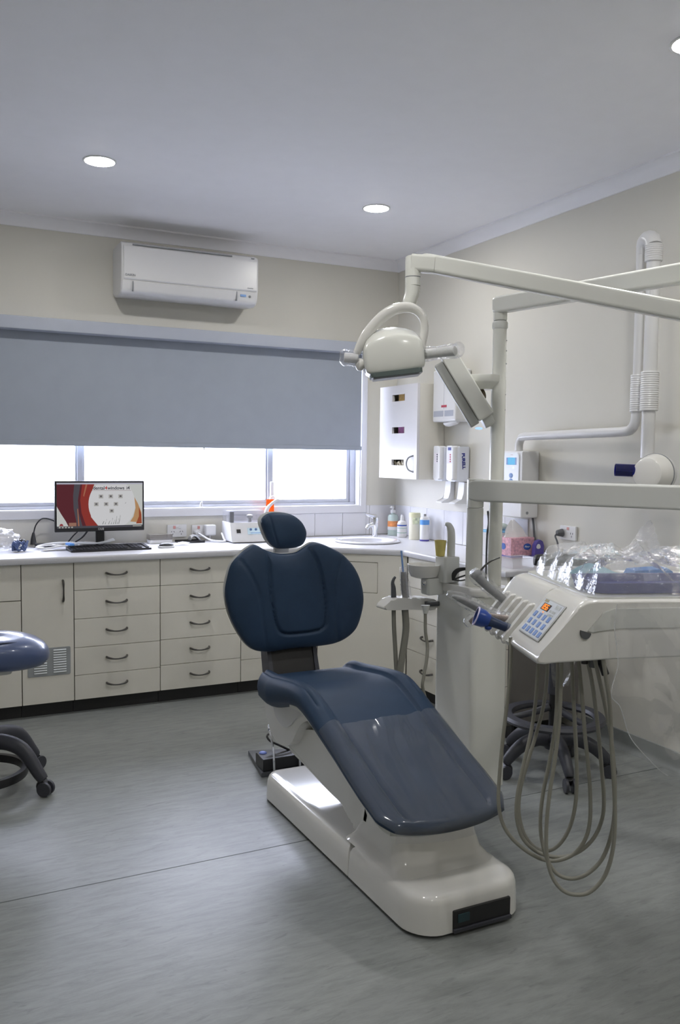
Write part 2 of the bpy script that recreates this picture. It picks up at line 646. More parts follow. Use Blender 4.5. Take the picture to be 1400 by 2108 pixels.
# outside: bright paved yard and a white painted block wall
struct('ground_exterior', MB().box(-6, 9, YB + 0.15, 11.5, -0.12, -0.02), mat('pale_concrete', (0.72, 0.73, 0.74), 0.8), smooth=False)
ow = MB()
ow.box(-5, 8.5, 8.6, 8.8, -0.02, 1.9)
struct('wall_exterior', ow, mat('white_painted_wall', (0.86, 0.87, 0.88), 0.7), smooth=False)

# tiles of the splashback, each a piece of its wall
tb = MB().box(0, 0.211, -0.007, 0, 0, 0.196, 0.002, 1)
tm = None
tx = [1.86 + 0.2135 * i for i in range(6)]
for x in tx:
    w_ = min(0.211, XR - 0.009 - x)
    h = 1.027 if x + 0.2 < WX1 + 0.046 else 1.078
    if x < 2.90 < x + w_:
        struct('tile', MB().box(x, 2.897, YB - 0.007, YB, 0.871, 1.027, 0.0015, 1), M_tile, wall_back)
        struct('tile', MB().box(2.899, x + w_, YB - 0.007, YB, 0.871, 1.078, 0.0015, 1), M_tile, wall_back)
    else:
        struct('tile', MB().box(x, x + w_, YB - 0.007, YB, 0.871, h, 0.0015, 1), M_tile, wall_back)
tile0 = None
y = YB - 0.009
while y > 4.0:
    o = struct('tile', MB().box(XR - 0.007, XR, y - 0.211, y, 0.871, 1.078, 0.0015, 1), M_tile, wall_right)
    y -= 0.2135

# ------------------------------------------------------------------ blind
bl = thing('roller_blind', 'grey fabric roller blind pulled halfway down over the window', 'blind', (1.54, 5.35, 2.18))
obj('cassette', MB().box(0.2, 2.84, 5.262, 5.381, 2.122, 2.196, 0.006), M_cassette, bl)
obj('fabric', MB().box(0.22, 2.822, 5.343, 5.346, 1.474, 2.15), M_blind, bl, smooth=False)
obj('hem_bar', MB().box(0.22, 2.83, 5.3395, 5.3485, 1.464, 1.492, 0.003), M_blind, bl)
obj('pull_tab', MB().box(1.69, 1.70, 5.339, 5.349, 1.45, 1.466, 0.002), M_white, bl)
ct = thing('blind_cord_tie', 'small white cord tied in a knot on the window sill', 'cord', (1.695, 5.40, 1.085))
obj('knot', MB().tube([(1.688, 5.40, 1.0835), (1.690, 5.397, 1.105), (1.700, 5.399, 1.115), (1.697, 5.40, 1.092), (1.704, 5.401, 1.0835)], 0.005, 6, per=4), M_white, ct)

# ------------------------------------------------------------------ air conditioner
ac = thing('wall_air_conditioner', 'white split system air conditioner mounted high above the blind', 'air conditioner', (1.56, 5.39, 2.35))
sec = [(5.395, 2.655), (5.395, 2.385), (5.36, 2.362), (5.23, 2.352), (5.19, 2.36), (5.165, 2.385), (5.152, 2.45), (5.150, 2.62), (5.160, 2.648), (5.19, 2.660)]
obj('casing', MB().prism(sec, 'x', 1.134, 1.985, 0.012, 3), M_white, ac)
obj('front_panel', MB().prism([(5.151, 2.438), (5.143, 2.445), (5.141, 2.615), (5.149, 2.632), (5.152, 2.632)], 'x', 1.148, 1.972, 0.003), M_white, ac)
obj('louvre_flap', MB().prism([(5.157, 2.432), (5.150, 2.428), (5.160, 2.385), (5.172, 2.372), (5.176, 2.378)], 'x', 1.205, 1.84, 0.002), M_white, ac)
g = MB()
g.box(1.20, 1.81, 5.146, 5.152, 2.636, 2.643)
g.box(1.935, 1.955, 5.146, 5.152, 2.636, 2.642)
obj('intake_slot', g, M_mark, ac)
for x in (1.200, 1.840):
    obj('flap_gap', MB().box(x, x + 0.006, 5.1525, 5.17, 2.374, 2.43), M_mark, ac)
text('brand_lettering', 'DAIKIN', 0.018, frame_M((1.185, 5.1412, 2.462), (1, 0, 0), (0, 0, 1)), M_mark, ac, bold=0.0003)
text('model_lettering', 'Inverter', 0.012, frame_M((1.928, 5.1412, 2.455), (1, 0, 0), (0, 0, 1)), M_mark, ac)
obj('indicator_label', MB().box(1.868, 1.905, 5.1555, 5.160, 2.403, 2.416), M_bluehi, ac)
obj('receiver_window', MB().ell((1.93, 5.1575, 2.407), (0.008, 0.003, 0.008), 12, 8), M_mark, ac)

# ------------------------------------------------------------------ downlights
dlm = glow('lit_diffuser', (1.0, 0.985, 0.95), LAMP_STRENGTH)
dl = thing('ceiling_downlight', 'round lit downlight in the ceiling nearest the air conditioner', 'light', (0.834, 4.235, ZC), 0, 'recessed ceiling downlights')
obj('bezel', MB().lathe([(0.078, 0.0), (0.078, -0.003), (0.074, -0.005), (0.069, -0.005), (0.069, -0.001)], n=40), M_white, dl, local=True)
obj('diffuser', MB().lathe([(0.0001, -0.010), (0.03, -0.009), (0.055, -0.0065), (0.068, -0.003)], n=40, cap0=True), dlm, dl, local=True)
dup(dl, (2.342, 4.285, ZC), label='round lit downlight in the ceiling above the lamp arm joint')
dup(dl, (2.34, 2.12, ZC), label='round lit downlight cut off by the corner of the photo')
dup(dl, (0.83, 2.12, ZC), label='unseen round downlight added as front fill overhead, outside the photo')  # this and the next two are unseen, added to fill camera-facing sides
dup(dl, (0.83, 0.0, ZC), label='unseen round downlight added as front fill behind the photographer, the one by the near wall')
dup(dl, (2.34, 0.0, ZC), label='unseen round downlight added as front fill behind the photographer, the one by the side wall')

# ------------------------------------------------------------------ worktop (one continuous slab, hole for the basin)
BAS = (2.67, 4.945)
outl = [(-0.4, 5.389), (3.131, 5.389), (3.131, 3.43), (2.628, 3.43), (2.632, 4.40), (2.615, 4.43), (2.255, 4.765), (2.225, 4.775), (-0.4, 4.775)]
hole = [(BAS[0] + 0.178 * math.cos(2 * PI * k / 40), BAS[1] + 0.178 * math.sin(2 * PI * k / 40)) for k in range(40)]


def inset_poly(p, d):
    n = len(p)
    out = []
    for i in range(n):
        a, b, c = Vector(p[i - 1]), Vector(p[i]), Vector(p[(i + 1) % n])
        e1_, e2_ = (b - a).normalized(), (c - b).normalized()
        n1, n2 = Vector((e1_.y, -e1_.x)), Vector((e2_.y, -e2_.x))
        nn = (n1 + n2)
        nn = nn / max(0.3, nn.dot(n1))
        out.append(tuple(b + nn * d))
    return out


wt = MB()
ins = inset_poly(outl, 0.010)
ins2 = inset_poly(outl, 0.003)
layers = [(inset_poly(outl, 0.004), 0.833), (outl, 0.838), (outl, 0.857), (ins2, 0.8655), (ins, 0.869)]
Rg = [wt.ring([(x_, y_, z_) for x_, y_ in L]) for L, z_ in layers]
for a, b in zip(Rg, Rg[1:]):
    wt.bridge(a, b)
Hb = wt.ring([(x_, y_, 0.833) for x_, y_ in hole])
Ht = wt.ring([(x_, y_, 0.869) for x_, y_ in hole])
wt.bridge(Hb, Ht)
for ring_, hr in ((Rg[0], Hb), (Rg[-1], Ht)):
    vs_ = ring_ + hr
    tri = geometry.tessellate_polygon([[v.co.copy() for v in ring_], [v.co.copy() for v in hr]])
    for t3 in tri:
        try:
            wt.bm.faces.new([vs_[i] for i in t3])
        except ValueError:
            pass
single('worktop', wt, M_counter, 'long white laminate worktop turning the corner under the window', 'worktop', angle=50)

# ------------------------------------------------------------------ base cabinets
def bow_handle(c, d, nrm, length=0.112, sag=0.010):
    """Curved bar handle: c centre on the front, d direction along the bar, nrm away from the front."""
    c, d, nrm = Vector(c), Vector(d), Vector(nrm)
    sd = Vector((0, 0, -1)) if abs(d.z) < 0.5 else Vector((0, 0, 0))
    h = length / 2
    pts, rs = [], []
    for t, o, r_ in ((-1, 0.002, 0.0062), (-0.93, 0.016, 0.0065), (-0.7, 0.024, 0.0060), (-0.35, 0.027, 0.0042), (0, 0.028, 0.0040), (0.35, 0.027, 0.0042), (0.7, 0.024, 0.0060), (0.93, 0.016, 0.0065), (1, 0.002, 0.0062)):
        pts.append(c + d * (h * t) + nrm * o + sd * (sag * (1 - t * t)))
        rs.append(r_)
    return MB().tube(pts, rs, 8, per=3)


ZB = 0.076
YD = 4.80


def base_unit(name, label, x0, x1, fronts, handles=True, group='cream base cabinets under the worktop'):
    """fronts: (z0, z1, kind, handle) from top to bottom; faces lie in the plane y = YD."""
    t = thing(name, label, 'cabinet', ((x0 + x1) / 2, 5.08, 0), 0, group)
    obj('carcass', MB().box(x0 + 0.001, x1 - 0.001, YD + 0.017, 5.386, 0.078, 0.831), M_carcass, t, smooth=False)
    obj('kickboard', MB().box(x0, x1 - 0.0005, YD + 0.05, YD + 0.066, 0.0, 0.0775), M_kick, t, smooth=False)
    for z0, z1, kind, hd in fronts:
        p = obj(kind, MB().box(x0 + 0.0012, x1 - 0.0012, YD, YD + 0.0165, z0 + 0.0014, z1 - 0.0014, 0.0008, 1), M_cab, t)
        if hd == 'h':
            obj('handle', bow_handle(((x0 + x1) / 2 + hoff, YD, (z0 + z1) / 2 + 0.012), (1, 0, 0), (0, -1, 0)), M_handle, p)
        elif hd:
            obj('handle', bow_handle((hd[0], YD, hd[1]), (0, 0, 1), (0, -1, 0)), M_handle, p)
    return t


hoff = -0.008
base_unit('base_cabinet', 'cream base cabinet at the photo edge, short drawer over one door', -0.10, 0.524, [(0.642, 0.832, 'drawer', None), (ZB, 0.640, 'door', None)])
u1 = base_unit('base_cabinet', 'narrow cream cabinet door with upright handle and metal vent plate', 0.526, 0.793, [(ZB, 0.832, 'door', (0.737, 0.682))])
door = [c for c in u1.children if c.name.startswith('door')][0]
vp = obj('vent_plate', MB().prism(rrect(0.553, 0.774, 0.226, 0.378, 0.008, 3), 'y', YD - 0.0025, YD - 0.0002), mat('grey_vent_metal', (0.36, 0.38, 0.39), 0.45, metal=0.3), door)
sl0 = None
slm = mat('pale_vent_slat', (0.66, 0.70, 0.72), 0.4)
for cx in (0.618, 0.718):
    for k in range(10):
        z = 0.244 + k * 0.0132
        if sl0 is None:
            sl0 = obj('slat', MB().prism([(-0.0035, -0.003), (-0.0075, -0.001), (-0.0035, 0.0045)], 'x', -0.033, 0.033), slm, vp, local=True)
            s = sl0
        else:
            s = sl0.copy()
            COL.objects.link(s)
        s.location = Vector((cx, YD, z)) - WORLD[u1.name].translation
base_unit('base_cabinet', 'cream five drawer cabinet directly below the keyboard', 0.795, 1.266, [(a, b, 'drawer', 'h') for b, a in ((0.832, 0.679), (0.679, 0.522), (0.522, 0.365), (0.365, 0.212), (0.212, ZB))])
hoff = -0.01
base_unit('base_cabinet', 'cream five drawer cabinet below the mouse and wall sockets', 1.268, 1.749, [(a, b, 'drawer', 'h') for b, a in ((0.832, 0.679), (0.679, 0.522), (0.522, 0.369), (0.369, 0.221), (0.221, ZB))])
base_unit('base_cabinet', 'cream drawer cabinet mostly hidden behind the dental chair backrest', 1.751, 2.213, [(a, b, 'drawer', 'h') for b, a in ((0.832, 0.679), (0.679, 0.522), (0.522, 0.365), (0.365, 0.207), (0.207, ZB))])
# filler post then the diagonal corner cabinet
cc = thing('corner_cabinet', 'diagonal cream corner cabinet under the basin with small square hatch', 'cabinet', (2.7, 4.9, 0), 0, 'cream base cabinets under the worktop')
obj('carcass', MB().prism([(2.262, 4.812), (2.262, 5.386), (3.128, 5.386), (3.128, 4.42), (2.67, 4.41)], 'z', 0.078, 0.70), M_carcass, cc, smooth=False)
obj('filler_post', MB().box(2.215, 2.246, YD, YD + 0.0165, ZB, 0.832), M_cab, cc)
dA, dB = Vector((2.250, 4.800, 0)), Vector((2.650, 4.402, 0))
dd = (dB - dA).normalized()
dn = Vector((dd.y, -dd.x, 0))
dn = dn if dn.y < 0 else -dn
dL = (dB - dA).length
MD = Matrix(((dd.x, dn.x, 0, dA.x), (dd.y, dn.y, 0, dA.y), (0, 0, 1, 0), (0, 0, 0, 1)))
h0, h1, hz0, hz1 = 0.165, 0.382, 0.598, 0.786
pm = MB()
for a, b, z0, z1 in ((0.002, h0, ZB, 0.832), (h1, dL - 0.002, ZB, 0.832), (h0, h1, ZB, hz0), (h0, h1, hz1, 0.832)):
    pm.box(a, b, -0.0165, 0, z0, z1)
bmesh.ops.remove_doubles(pm.bm, verts=pm.bm.verts[:], dist=1e-5)
dp = obj('door', pm.xf(MD), M_cab, cc, smooth=False)
obj('hatch', MB().box(h0 + 0.003, h1 - 0.003, -0.017, -0.003, hz0 + 0.003, hz1 - 0.003, 0.001, 1).xf(MD), M_cab, dp)
obj('kickboard', MB().box(-0.01, dL, -0.07, -0.05, 0, 0.0775).xf(MD), M_kick, cc)


def side_unit(label, y0, y1, zs):
    t = thing('base_cabinet', label, 'cabinet', (2.9, (y0 + y1) / 2, 0), 0, 'cream base cabinets under the worktop')
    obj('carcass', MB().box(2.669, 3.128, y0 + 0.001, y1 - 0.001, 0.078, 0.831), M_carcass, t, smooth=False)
    obj('kickboard', MB().box(2.70, 2.716, y0, y1, 0, 0.0775), M_kick, t)
    for z1, z0 in zip(zs, zs[1:]):
        p = obj('drawer', MB().box(2.652, 2.6685, y0 + 0.0012, y1 - 0.0012, z0 + 0.0014, z1 - 0.0014, 0.0008, 1), M_cab, t)
        obj('handle', bow_handle((2.652, (y0 + y1) / 2, (z0 + z1) / 2 + 0.01), (0, 1, 0), (-1, 0, 0)), M_handle, p)
    return t


side_unit('cream drawer cabinet on the side wall behind the spittoon hoses', 3.93, 4.397, [0.832, 0.654, 0.467, 0.280, ZB])
side_unit('cream drawer cabinet on the side wall hidden behind the cart', 3.445, 3.928, [0.832, 0.654, 0.467, 0.280, ZB])

# basin, tap
bs = thing('wash_basin', 'round white drop-in basin set in the corner worktop', 'basin', (BAS[0], BAS[1], 0.869))
obj('bowl', MB().lathe([(0.205, 0.0005), (0.214, 0.004), (0.214, 0.010), (0.206, 0.015), (0.186, 0.014), (0.172, 0.006), (0.165, -0.03), (0.14, -0.085), (0.08, -0.118), (0.025, -0.124), (0.024, -0.130), (0.088, -0.127), (0.15, -0.09), (0.173, -0.03), (0.175, -0.001)], n=56), mat('white_ceramic', (0.68, 0.68, 0.71), 0.1, coat=0.4, var=0.005), bs, local=True)
obj('waste', MB().lathe([(0.0001, -0.121), (0.022, -0.121), (0.026, -0.123)], n=20), M_chrome, bs, local=True)
obj('overflow', MB().ell((0.085, 0.125, -0.055), (0.012, 0.006, 0.014), 14, 8), M_darkgrey, bs, local=True)
tp = thing('mixer_tap', 'chrome single lever mixer tap behind the basin', 'tap', (2.845, 5.165, 0.869), math.radians(-8))
obj('body', MB().lathe([(0.026, 0), (0.026, 0.006), (0.02, 0.010), (0.019, 0.05), (0.022, 0.07), (0.024, 0.09), (0.024, 0.132), (0.021, 0.142), (0.012, 0.146), (0.0005, 0.146)], n=24), M_chrome, tp, local=True)
obj('spout', MB().tube([(-0.005, 0, 0.085), (-0.035, -0.01, 0.088), (-0.055, -0.018, 0.080), (-0.064, -0.021, 0.066)], [0.017, 0.015, 0.014, 0.013], 12, per=4), M_chrome, tp, local=True)
obj('lever', MB().tube([(0.008, 0, 0.142), (-0.025, -0.008, 0.150), (-0.065, -0.02, 0.162), (-0.078, -0.024, 0.164)], [0.018, 0.013, 0.008, 0.006], 10, per=3, flat=0.6), M_chrome, tp, local=True)

# ------------------------------------------------------------------ wall cabinet and dispensers on the side wall
wc = thing('wall_cabinet', 'white wall cabinet with three small display slots and bow handle', 'cabinet', (3.03, 5.03, 1.28))
CX = 2.93
cy0, cy1, cz0, cz1 = 4.775, 5.265, 1.278, 1.895
c_ = MB()
c_.box(CX + 0.019, XR - 0.002, cy0, cy0 + 0.018, cz0, cz1, 0.001, 1)
c_.box(CX + 0.019, XR - 0.002, cy1 - 0.018, cy1, cz0, cz1, 0.001, 1)
c_.box(CX + 0.019, XR - 0.002, cy0 + 0.018, cy1 - 0.018, cz0, cz0 + 0.018)
c_.box(CX + 0.019, XR - 0.002, cy0 + 0.018, cy1 - 0.018, cz1 - 0.018, cz1)
c_.box(XR - 0.012, XR - 0.002, cy0 + 0.018, cy1 - 0.018, cz0 + 0.018, cz1 - 0.018)
obj('carcass', c_, M_cab, wc, smooth=False)
slots = []
for u in ():
    pass
sy0, sy1 = (2.93, 5.098, 1.814)[1], (2.93, 4.938, 1.806)[1]
szs = [((2.93, 5.019, 1.791)[2], (2.93, 5.021, 1.836)[2]), ((2.93, 5.013, 1.578)[2], (2.93, 5.014, 1.62)[2]), ((2.93, 5.019, 1.365)[2], (2.93, 5.02, 1.404)[2])]
ya, yb = min(sy0, sy1), max(sy0, sy1)
dm = MB()
dm.box(CX, CX + 0.018, cy0, ya, cz0, cz1)
dm.box(CX, CX + 0.018, yb, cy1, cz0, cz1)
zed = [cz1] + [z for z0, z1 in szs for z in (z1, z0)] + [cz0]
for z1, z0 in zip(zed[0::2], zed[1::2]):
    dm.box(CX, CX + 0.018, ya, yb, z0, z1)
bmesh.ops.remove_doubles(dm.bm, verts=dm.bm.verts[:], dist=1e-5)
wd = obj('door', dm, mat('white_laminate_door', (0.69, 0.68, 0.69), 0.35, var=0.01), wc, smooth=False)
bx = [(0.45, 0.30, 0.10), (0.20, 0.05, 0.16), (0.62, 0.55, 0.40)]
for (z0, z1), cmat in zip(szs, bx):
    obj('slot_rim', MB().box(CX - 0.001, CX + 0.0185, ya - 0.002, ya + 0.002, z0, z1), mat('brown_slot_edge', (0.12, 0.08, 0.05), 0.6), wd, smooth=False)
hp = MB().tube([(CX + 0.001, (2.93, 4.815, 1.424)[1], (2.93, 4.816, 1.431)[2]), (CX - 0.02, (2.93, 4.846, 1.424)[1], (2.93, 4.845, 1.415)[2]), (CX - 0.028, (2.93, 4.856, 1.377)[1], (2.93, 4.856, 1.377)[2]), (CX - 0.02, (2.93, 4.843, 1.339)[1], (2.93, 4.843, 1.339)[2]), (CX + 0.001, (2.93, 4.812, 1.321)[1], (2.93, 4.812, 1.324)[2])], 0.0055, 8, per=4)
obj('handle', hp, M_mark, wd)
for i, ((z0, z1), cmat) in enumerate(zip(szs, bx)):
    lab = ('tan glove box seen through the top slot of the wall cabinet', 'plum coloured box seen through the middle slot of the wall cabinet', 'crumpled cream gloves seen through the bottom slot of the wall cabinet')[i]
    zs = cz0 + 0.0185 if i == 2 else z0 - 0.06
    if i < 2:
        sh = obj('shelf', MB().box(CX + 0.022, XR - 0.013, cy0 + 0.0185, cy1 - 0.0185, zs - 0.014, zs), M_cab, wc, smooth=False)
        yo = 0.10
        single('glove_box', MB().box(CX + 0.021, CX + 0.13, ya - 0.10, ya + (yb - ya) * 0.70, zs, z1 + 0.03, 0.002), mat('box_print_%d' % i, cmat, 0.6, var=0.25, vscale=60), lab, 'box')
    else:
        t = MB()
        for k in range(7):
            a = ya - 0.03 + k * 0.03
            t.tube([(CX + 0.033, a, zs + 0.009), (CX + 0.04, a + 0.01, (z0 + z1) / 2 - 0.02), (CX + 0.033 + 0.01 * (k % 2), a + 0.025, z1 - 0.012 - 0.006 * (k % 3)), (CX + 0.07, a + 0.05, (z0 + z1) / 2 - 0.03), (CX + 0.07, a + 0.055, zs + 0.009)], 0.009, 7, per=3)
        single('glove_bundle', t, mat('cream_latex', cmat, 0.5), lab, 'gloves')

# paper towel dispenser
pd = thing('paper_towel_dispenser', 'tall white paper towel dispenser on the wall beside the white cabinet', 'dispenser', (3.08, 4.61, 1.63))
PX = 3.02
py0, py1, pz0, pz1 = 4.478, 4.738, 1.645, 1.972
obj('housing', MB().box(PX, XR - 0.002, py0, py1, pz0, pz1, 0.012, 3), M_white, pd)
obj('seam_line', MB().box(PX - 0.0006, PX + 0.001, (py0 + py1) / 2 - 0.001, (py0 + py1) / 2 + 0.001, pz0 + 0.08, pz1 - 0.01), M_mark, pd)
obj('red_badge', MB().box(PX - 0.001, PX + 0.001, 4.575, 4.635, 1.735, 1.749), M_red, pd)
g = MB()
g.box(PX - 0.0015, PX + 0.001, 4.50, 4.598, 1.678, 1.715, 0.001)
g.box(PX - 0.0015, PX + 0.001, 4.612, 4.722, 1.678, 1.715, 0.001)
obj('refill_window', g, mat('grey_window_plastic', (0.40, 0.42, 0.48), 0.3), pd)
obj('towel', MB().tube([(PX + 0.05, 4.52, 1.648), (PX + 0.04, 4.56, 1.638), (PX + 0.045, 4.62, 1.634), (PX + 0.06, 4.68, 1.640)], [0.012, 0.018, 0.018, 0.008], 10, per=4, flat=1.6), mat('white_paper', (0.82, 0.82, 0.82), 0.8), pd)


def soap(label, y0, y1, big):
    t = thing('soap_dispenser', label, 'dispenser', (3.06, (y0 + y1) / 2, 1.27), 0, 'sanitiser pumps on the side wall')
    x0 = 3.02
    hs = obj('housing', MB().prism(rrect(x0 + 0.02, XR - 0.001, y0 + 0.004, y1 - 0.004, 0.02, 5), 'z', 1.272, 1.490, 0.008, 2), mat('pale_blue_white_shell', (0.70, 0.72, 0.78), 0.3, var=0.01), t)
    obj('cover', MB().prism(rrect(x0, x0 + 0.055, y0 + 0.012, y1 - 0.012, 0.024, 6), 'z', 1.280, 1.494, 0.012, 3), M_white, t)
    lm = MB()
    lm.box(x0 - 0.0008, x0 + 0.002, (y0 + y1) / 2 - 0.02, (y0 + y1) / 2 + 0.022, 1.385, 1.45)
    lb = obj('label_sticker', lm, mat('pale_sticker', (0.74, 0.70, 0.74), 0.5), t)
    g = MB()
    for k in range(4):
        g.box(x0 - 0.0012, x0 + 0.001, (y0 + y1) / 2 - 0.017, (y0 + y1) / 2 - 0.004, 1.392 + k * 0.014, 1.401 + k * 0.014)
    obj('sticker_print', g, M_red if big else M_markd, t)
    if big:
        text('brand_lettering', 'PURELL', 0.030, frame_M((3.085, y0 + 0.0036, 1.400), (0.08, 0, -1), (1, 0, 0.08)), mat('navy_lettering', (0.02, 0.03, 0.22), 0.4, var=0), t, bold=0.0016)
        obj('front_print', MB().box(x0 - 0.0009, x0 + 0.001, (y0 + y1) / 2 - 0.018, (y0 + y1) / 2 + 0.018, 1.466, 1.484), mat('navy_lettering', (0.02, 0.03, 0.22)), t)
    obj('drip_stem', MB().prism([(XR - 0.001, 1.268), (XR - 0.03, 1.268), (XR - 0.035, 1.20), (XR - 0.045, 1.16), (XR - 0.075, 1.146), (XR - 0.10, 1.141), (XR - 0.10, 1.133), (XR - 0.001, 1.133)], 'y', (y0 + y1) / 2 - 0.04, (y0 + y1) / 2 + 0.025, 0.004), M_white, t)
    return t


soap('white soap pump on the wall, the one beside the wall cabinet', 4.62, 4.745, False)
soap('white sanitiser pump with PURELL lettering, second from the wall cabinet', 4.47, 4.595, True)

# x-ray control box on the wall and its folded arm with tube head
xc = thing('xray_control_box', 'white wall box with glowing blue display and two blue buttons', 'control box', (3.08, 3.9, 1.1))
bx0, by0, by1, bz0, bz1 = 3.02, 3.815, 4.02, 1.092, 1.462
obj('housing', MB().box(bx0, XR - 0.001, by0, by1, bz0, bz1, 0.008, 3), M_white, xc)
obj('fascia', MB().prism(rrect((3.015, 3.839, 1.457)[1], 4.01, 1.215, 1.452, 0.02, 5), 'x', bx0 - 0.007, bx0 + 0.002, 0.003), mat('pale_fascia', (0.74, 0.77, 0.80), 0.3), xc)
ds = MB().box(bx0 - 0.0085, bx0 - 0.006, 3.872, 3.935, 1.385, 1.425)
obj('display', ds, glow('blue_lcd', (0.22, 0.62, 1.0), 0.9), xc)
for y in (3.858, 3.936):
    obj('display_key', MB().box(bx0 - 0.008, bx0 - 0.006, y, y + 0.0135, 1.385, 1.425, 0.001, 1), mat('mid_blue_key', (0.16, 0.28, 0.58), 0.4), xc)
for z in (1.325, 1.295):
    obj('button', MB().ell((bx0 - 0.007, 3.905, z), (0.003, 0.018, 0.014), 16, 8), mat('mid_blue_key', (0.16, 0.28, 0.58), 0.4), xc)
obj('indicator_light', MB().ell((bx0 - 0.007, 3.885, 1.368), (0.002, 0.006, 0.005), 10, 6), glow('cyan_led', (0.4, 0.8, 1.0), 2.5), xc)
text('red_mark', '—', 0.02, frame_M((bx0 - 0.0075, 3.90, 1.44), (0, -1, 0), (0, 0, 1)), M_red, xc)
obj('badge', MB().cyl((3.06, by0 - 0.002, 1.12), (3.06, by0 + 0.001, 1.12), 0.008), M_mark, xc)
xl = thing('control_box_cable', 'grey cable running down the wall below the x-ray control box', 'cable', (3.12, 3.82, 1.0))
obj('lead', MB().tube([(3.128, 3.85, 1.089), (3.128, 3.84, 1.05), (3.126, 3.825, 0.98), (3.126, 3.79, 0.92), (3.128, 3.775, 0.8765)], 0.006, 8, per=5), M_darkgrey, xl)

xa = thing('xray_unit', 'folded white wall mounted x-ray arm with round tube head and blue cone', 'x-ray unit', (3.0, 3.4, 1.5))
A0 = (3.04, 3.868, 1.479)
obj('arm_base', MB().tube([(3.06, 3.90, 1.463), (3.06, 3.90, 1.500), (3.06, 3.885, 1.528), (3.055, 3.855, 1.541), (3.04, 3.75, 1.543), (3.02, 3.3, 1.548), (3.01, 3.06, 1.552), (3.01, 3.01, 1.565), (3.01, 2.988, 1.60), (3.01, 2.985, 1.64)], 0.023, 16, per=5), M_white, xa)
obj('lower_sleeve', MB().tube([(3.01, 2.985, 1.64 + 0.17 * k / 34) for k in range(35)], [0.0285 + 0.0018 * (k % 2) for k in range(35)], 18), M_white, xa)
obj('inner_arm', MB().tube([(3.01, 2.985, 1.63), (3.01, 2.985, 1.9), (3.008, 2.985, 2.30), (3.005, 2.98, 2.365), (3.0, 2.965, 2.40), (2.995, 2.935, 2.412), (2.99, 2.905, 2.40), (2.985, 2.89, 2.37)], [0.021, 0.021, 0.021, 0.024, 0.030, 0.034, 0.036, 0.036], 16, per=5), M_white, xa)
obj('elbow_sleeve', MB().tube([(2.985, 2.888, 2.375 - 0.075 * k / 16) for k in range(17)], [0.0375 + 0.0018 * (k % 2) for k in range(17)], 18), M_white, xa)
obj('outer_arm', MB().cyl((2.985, 2.886, 2.31), (2.985, 2.886, 1.43), 0.030, n=20), M_white, xa)
obj('wrist_sleeve', MB().tube([(2.985, 2.886, 1.64 + 0.175 * k / 36) for k in range(37)], [0.0385 + 0.002 * (k % 2) for k in range(37)], 18), M_white, xa)
hc = Vector((2.94, 2.80, 1.36))
ha = Vector((-0.93, -0.30, 0.02)).normalized()
hq = ha.to_track_quat('Z', 'Y').to_matrix()
HM = hq.to_4x4()
obj('tube_head', MB().lathe([(0.0005, 0.072), (0.05, 0.072), (0.066, 0.066), (0.074, 0.05), (0.082, 0.02), (0.088, 0.0), (0.088, -0.004)], hc, 40, HM), M_gloss, xa)
obj('head_joint', MB().lathe([(0.088, -0.004), (0.0905, -0.0045), (0.0905, -0.0095), (0.088, -0.010)], hc, 40, HM), M_mark, xa)
obj('head_rear', MB().lathe([(0.088, -0.010), (0.086, -0.04), (0.075, -0.066), (0.045, -0.078), (0.0005, -0.079)], hc, 40, HM), M_white, xa)
cq = Vector((-0.80, 0.6, 0.03)).normalized()
CM = cq.to_track_quat('Z', 'Y').to_matrix().to_4x4()
cc0 = hc + cq * 0.05 + Vector((0, 0, 0.01))
obj('cone', MB().lathe([(0.028, 0), (0.028, 0.115), (0.0262, 0.115), (0.0262, 0.0)], cc0, 28, CM), M_bluecyl, xa, label='blue transparent cone')
obj('cone_core', MB().lathe([(0.0005, 0.0), (0.012, 0.0), (0.012, 0.05), (0.0005, 0.05)], cc0, 16, CM), M_blue, xa)

# ------------------------------------------------------------------ things on the worktop
ZW = 0.8695
mo = thing('computer_monitor', 'black desktop monitor on the worktop showing a red and white program screen', 'monitor', (1.01, 5.22, ZW))
MX0, MX1, MZ0, MZ1, MY = 0.757, 1.276, 0.962, 1.260, 5.20
bz = obj('bezel', MB().box(MX0, MX1, MY, MY + 0.03, MZ0, MZ1, 0.004), M_black, mo)
SX0, SX1, SZ0, SZ1 = MX0 + 0.011, MX1 - 0.011, MZ0 + 0.034, MZ1 - 0.011
SY = MY - 0.0006


def scr(name, polys, col, k, strength=0.62, par=None):
    t = MB()
    for p in polys:
        t.poly([(SX0 + (SX1 - SX0) * x_, SY - 0.0003 * k, SZ0 + (SZ1 - SZ0) * z_) for x_, z_ in p])
    return obj(name, t, glow('screen_' + name, col, strength), par or mo, smooth=False, normals=False)


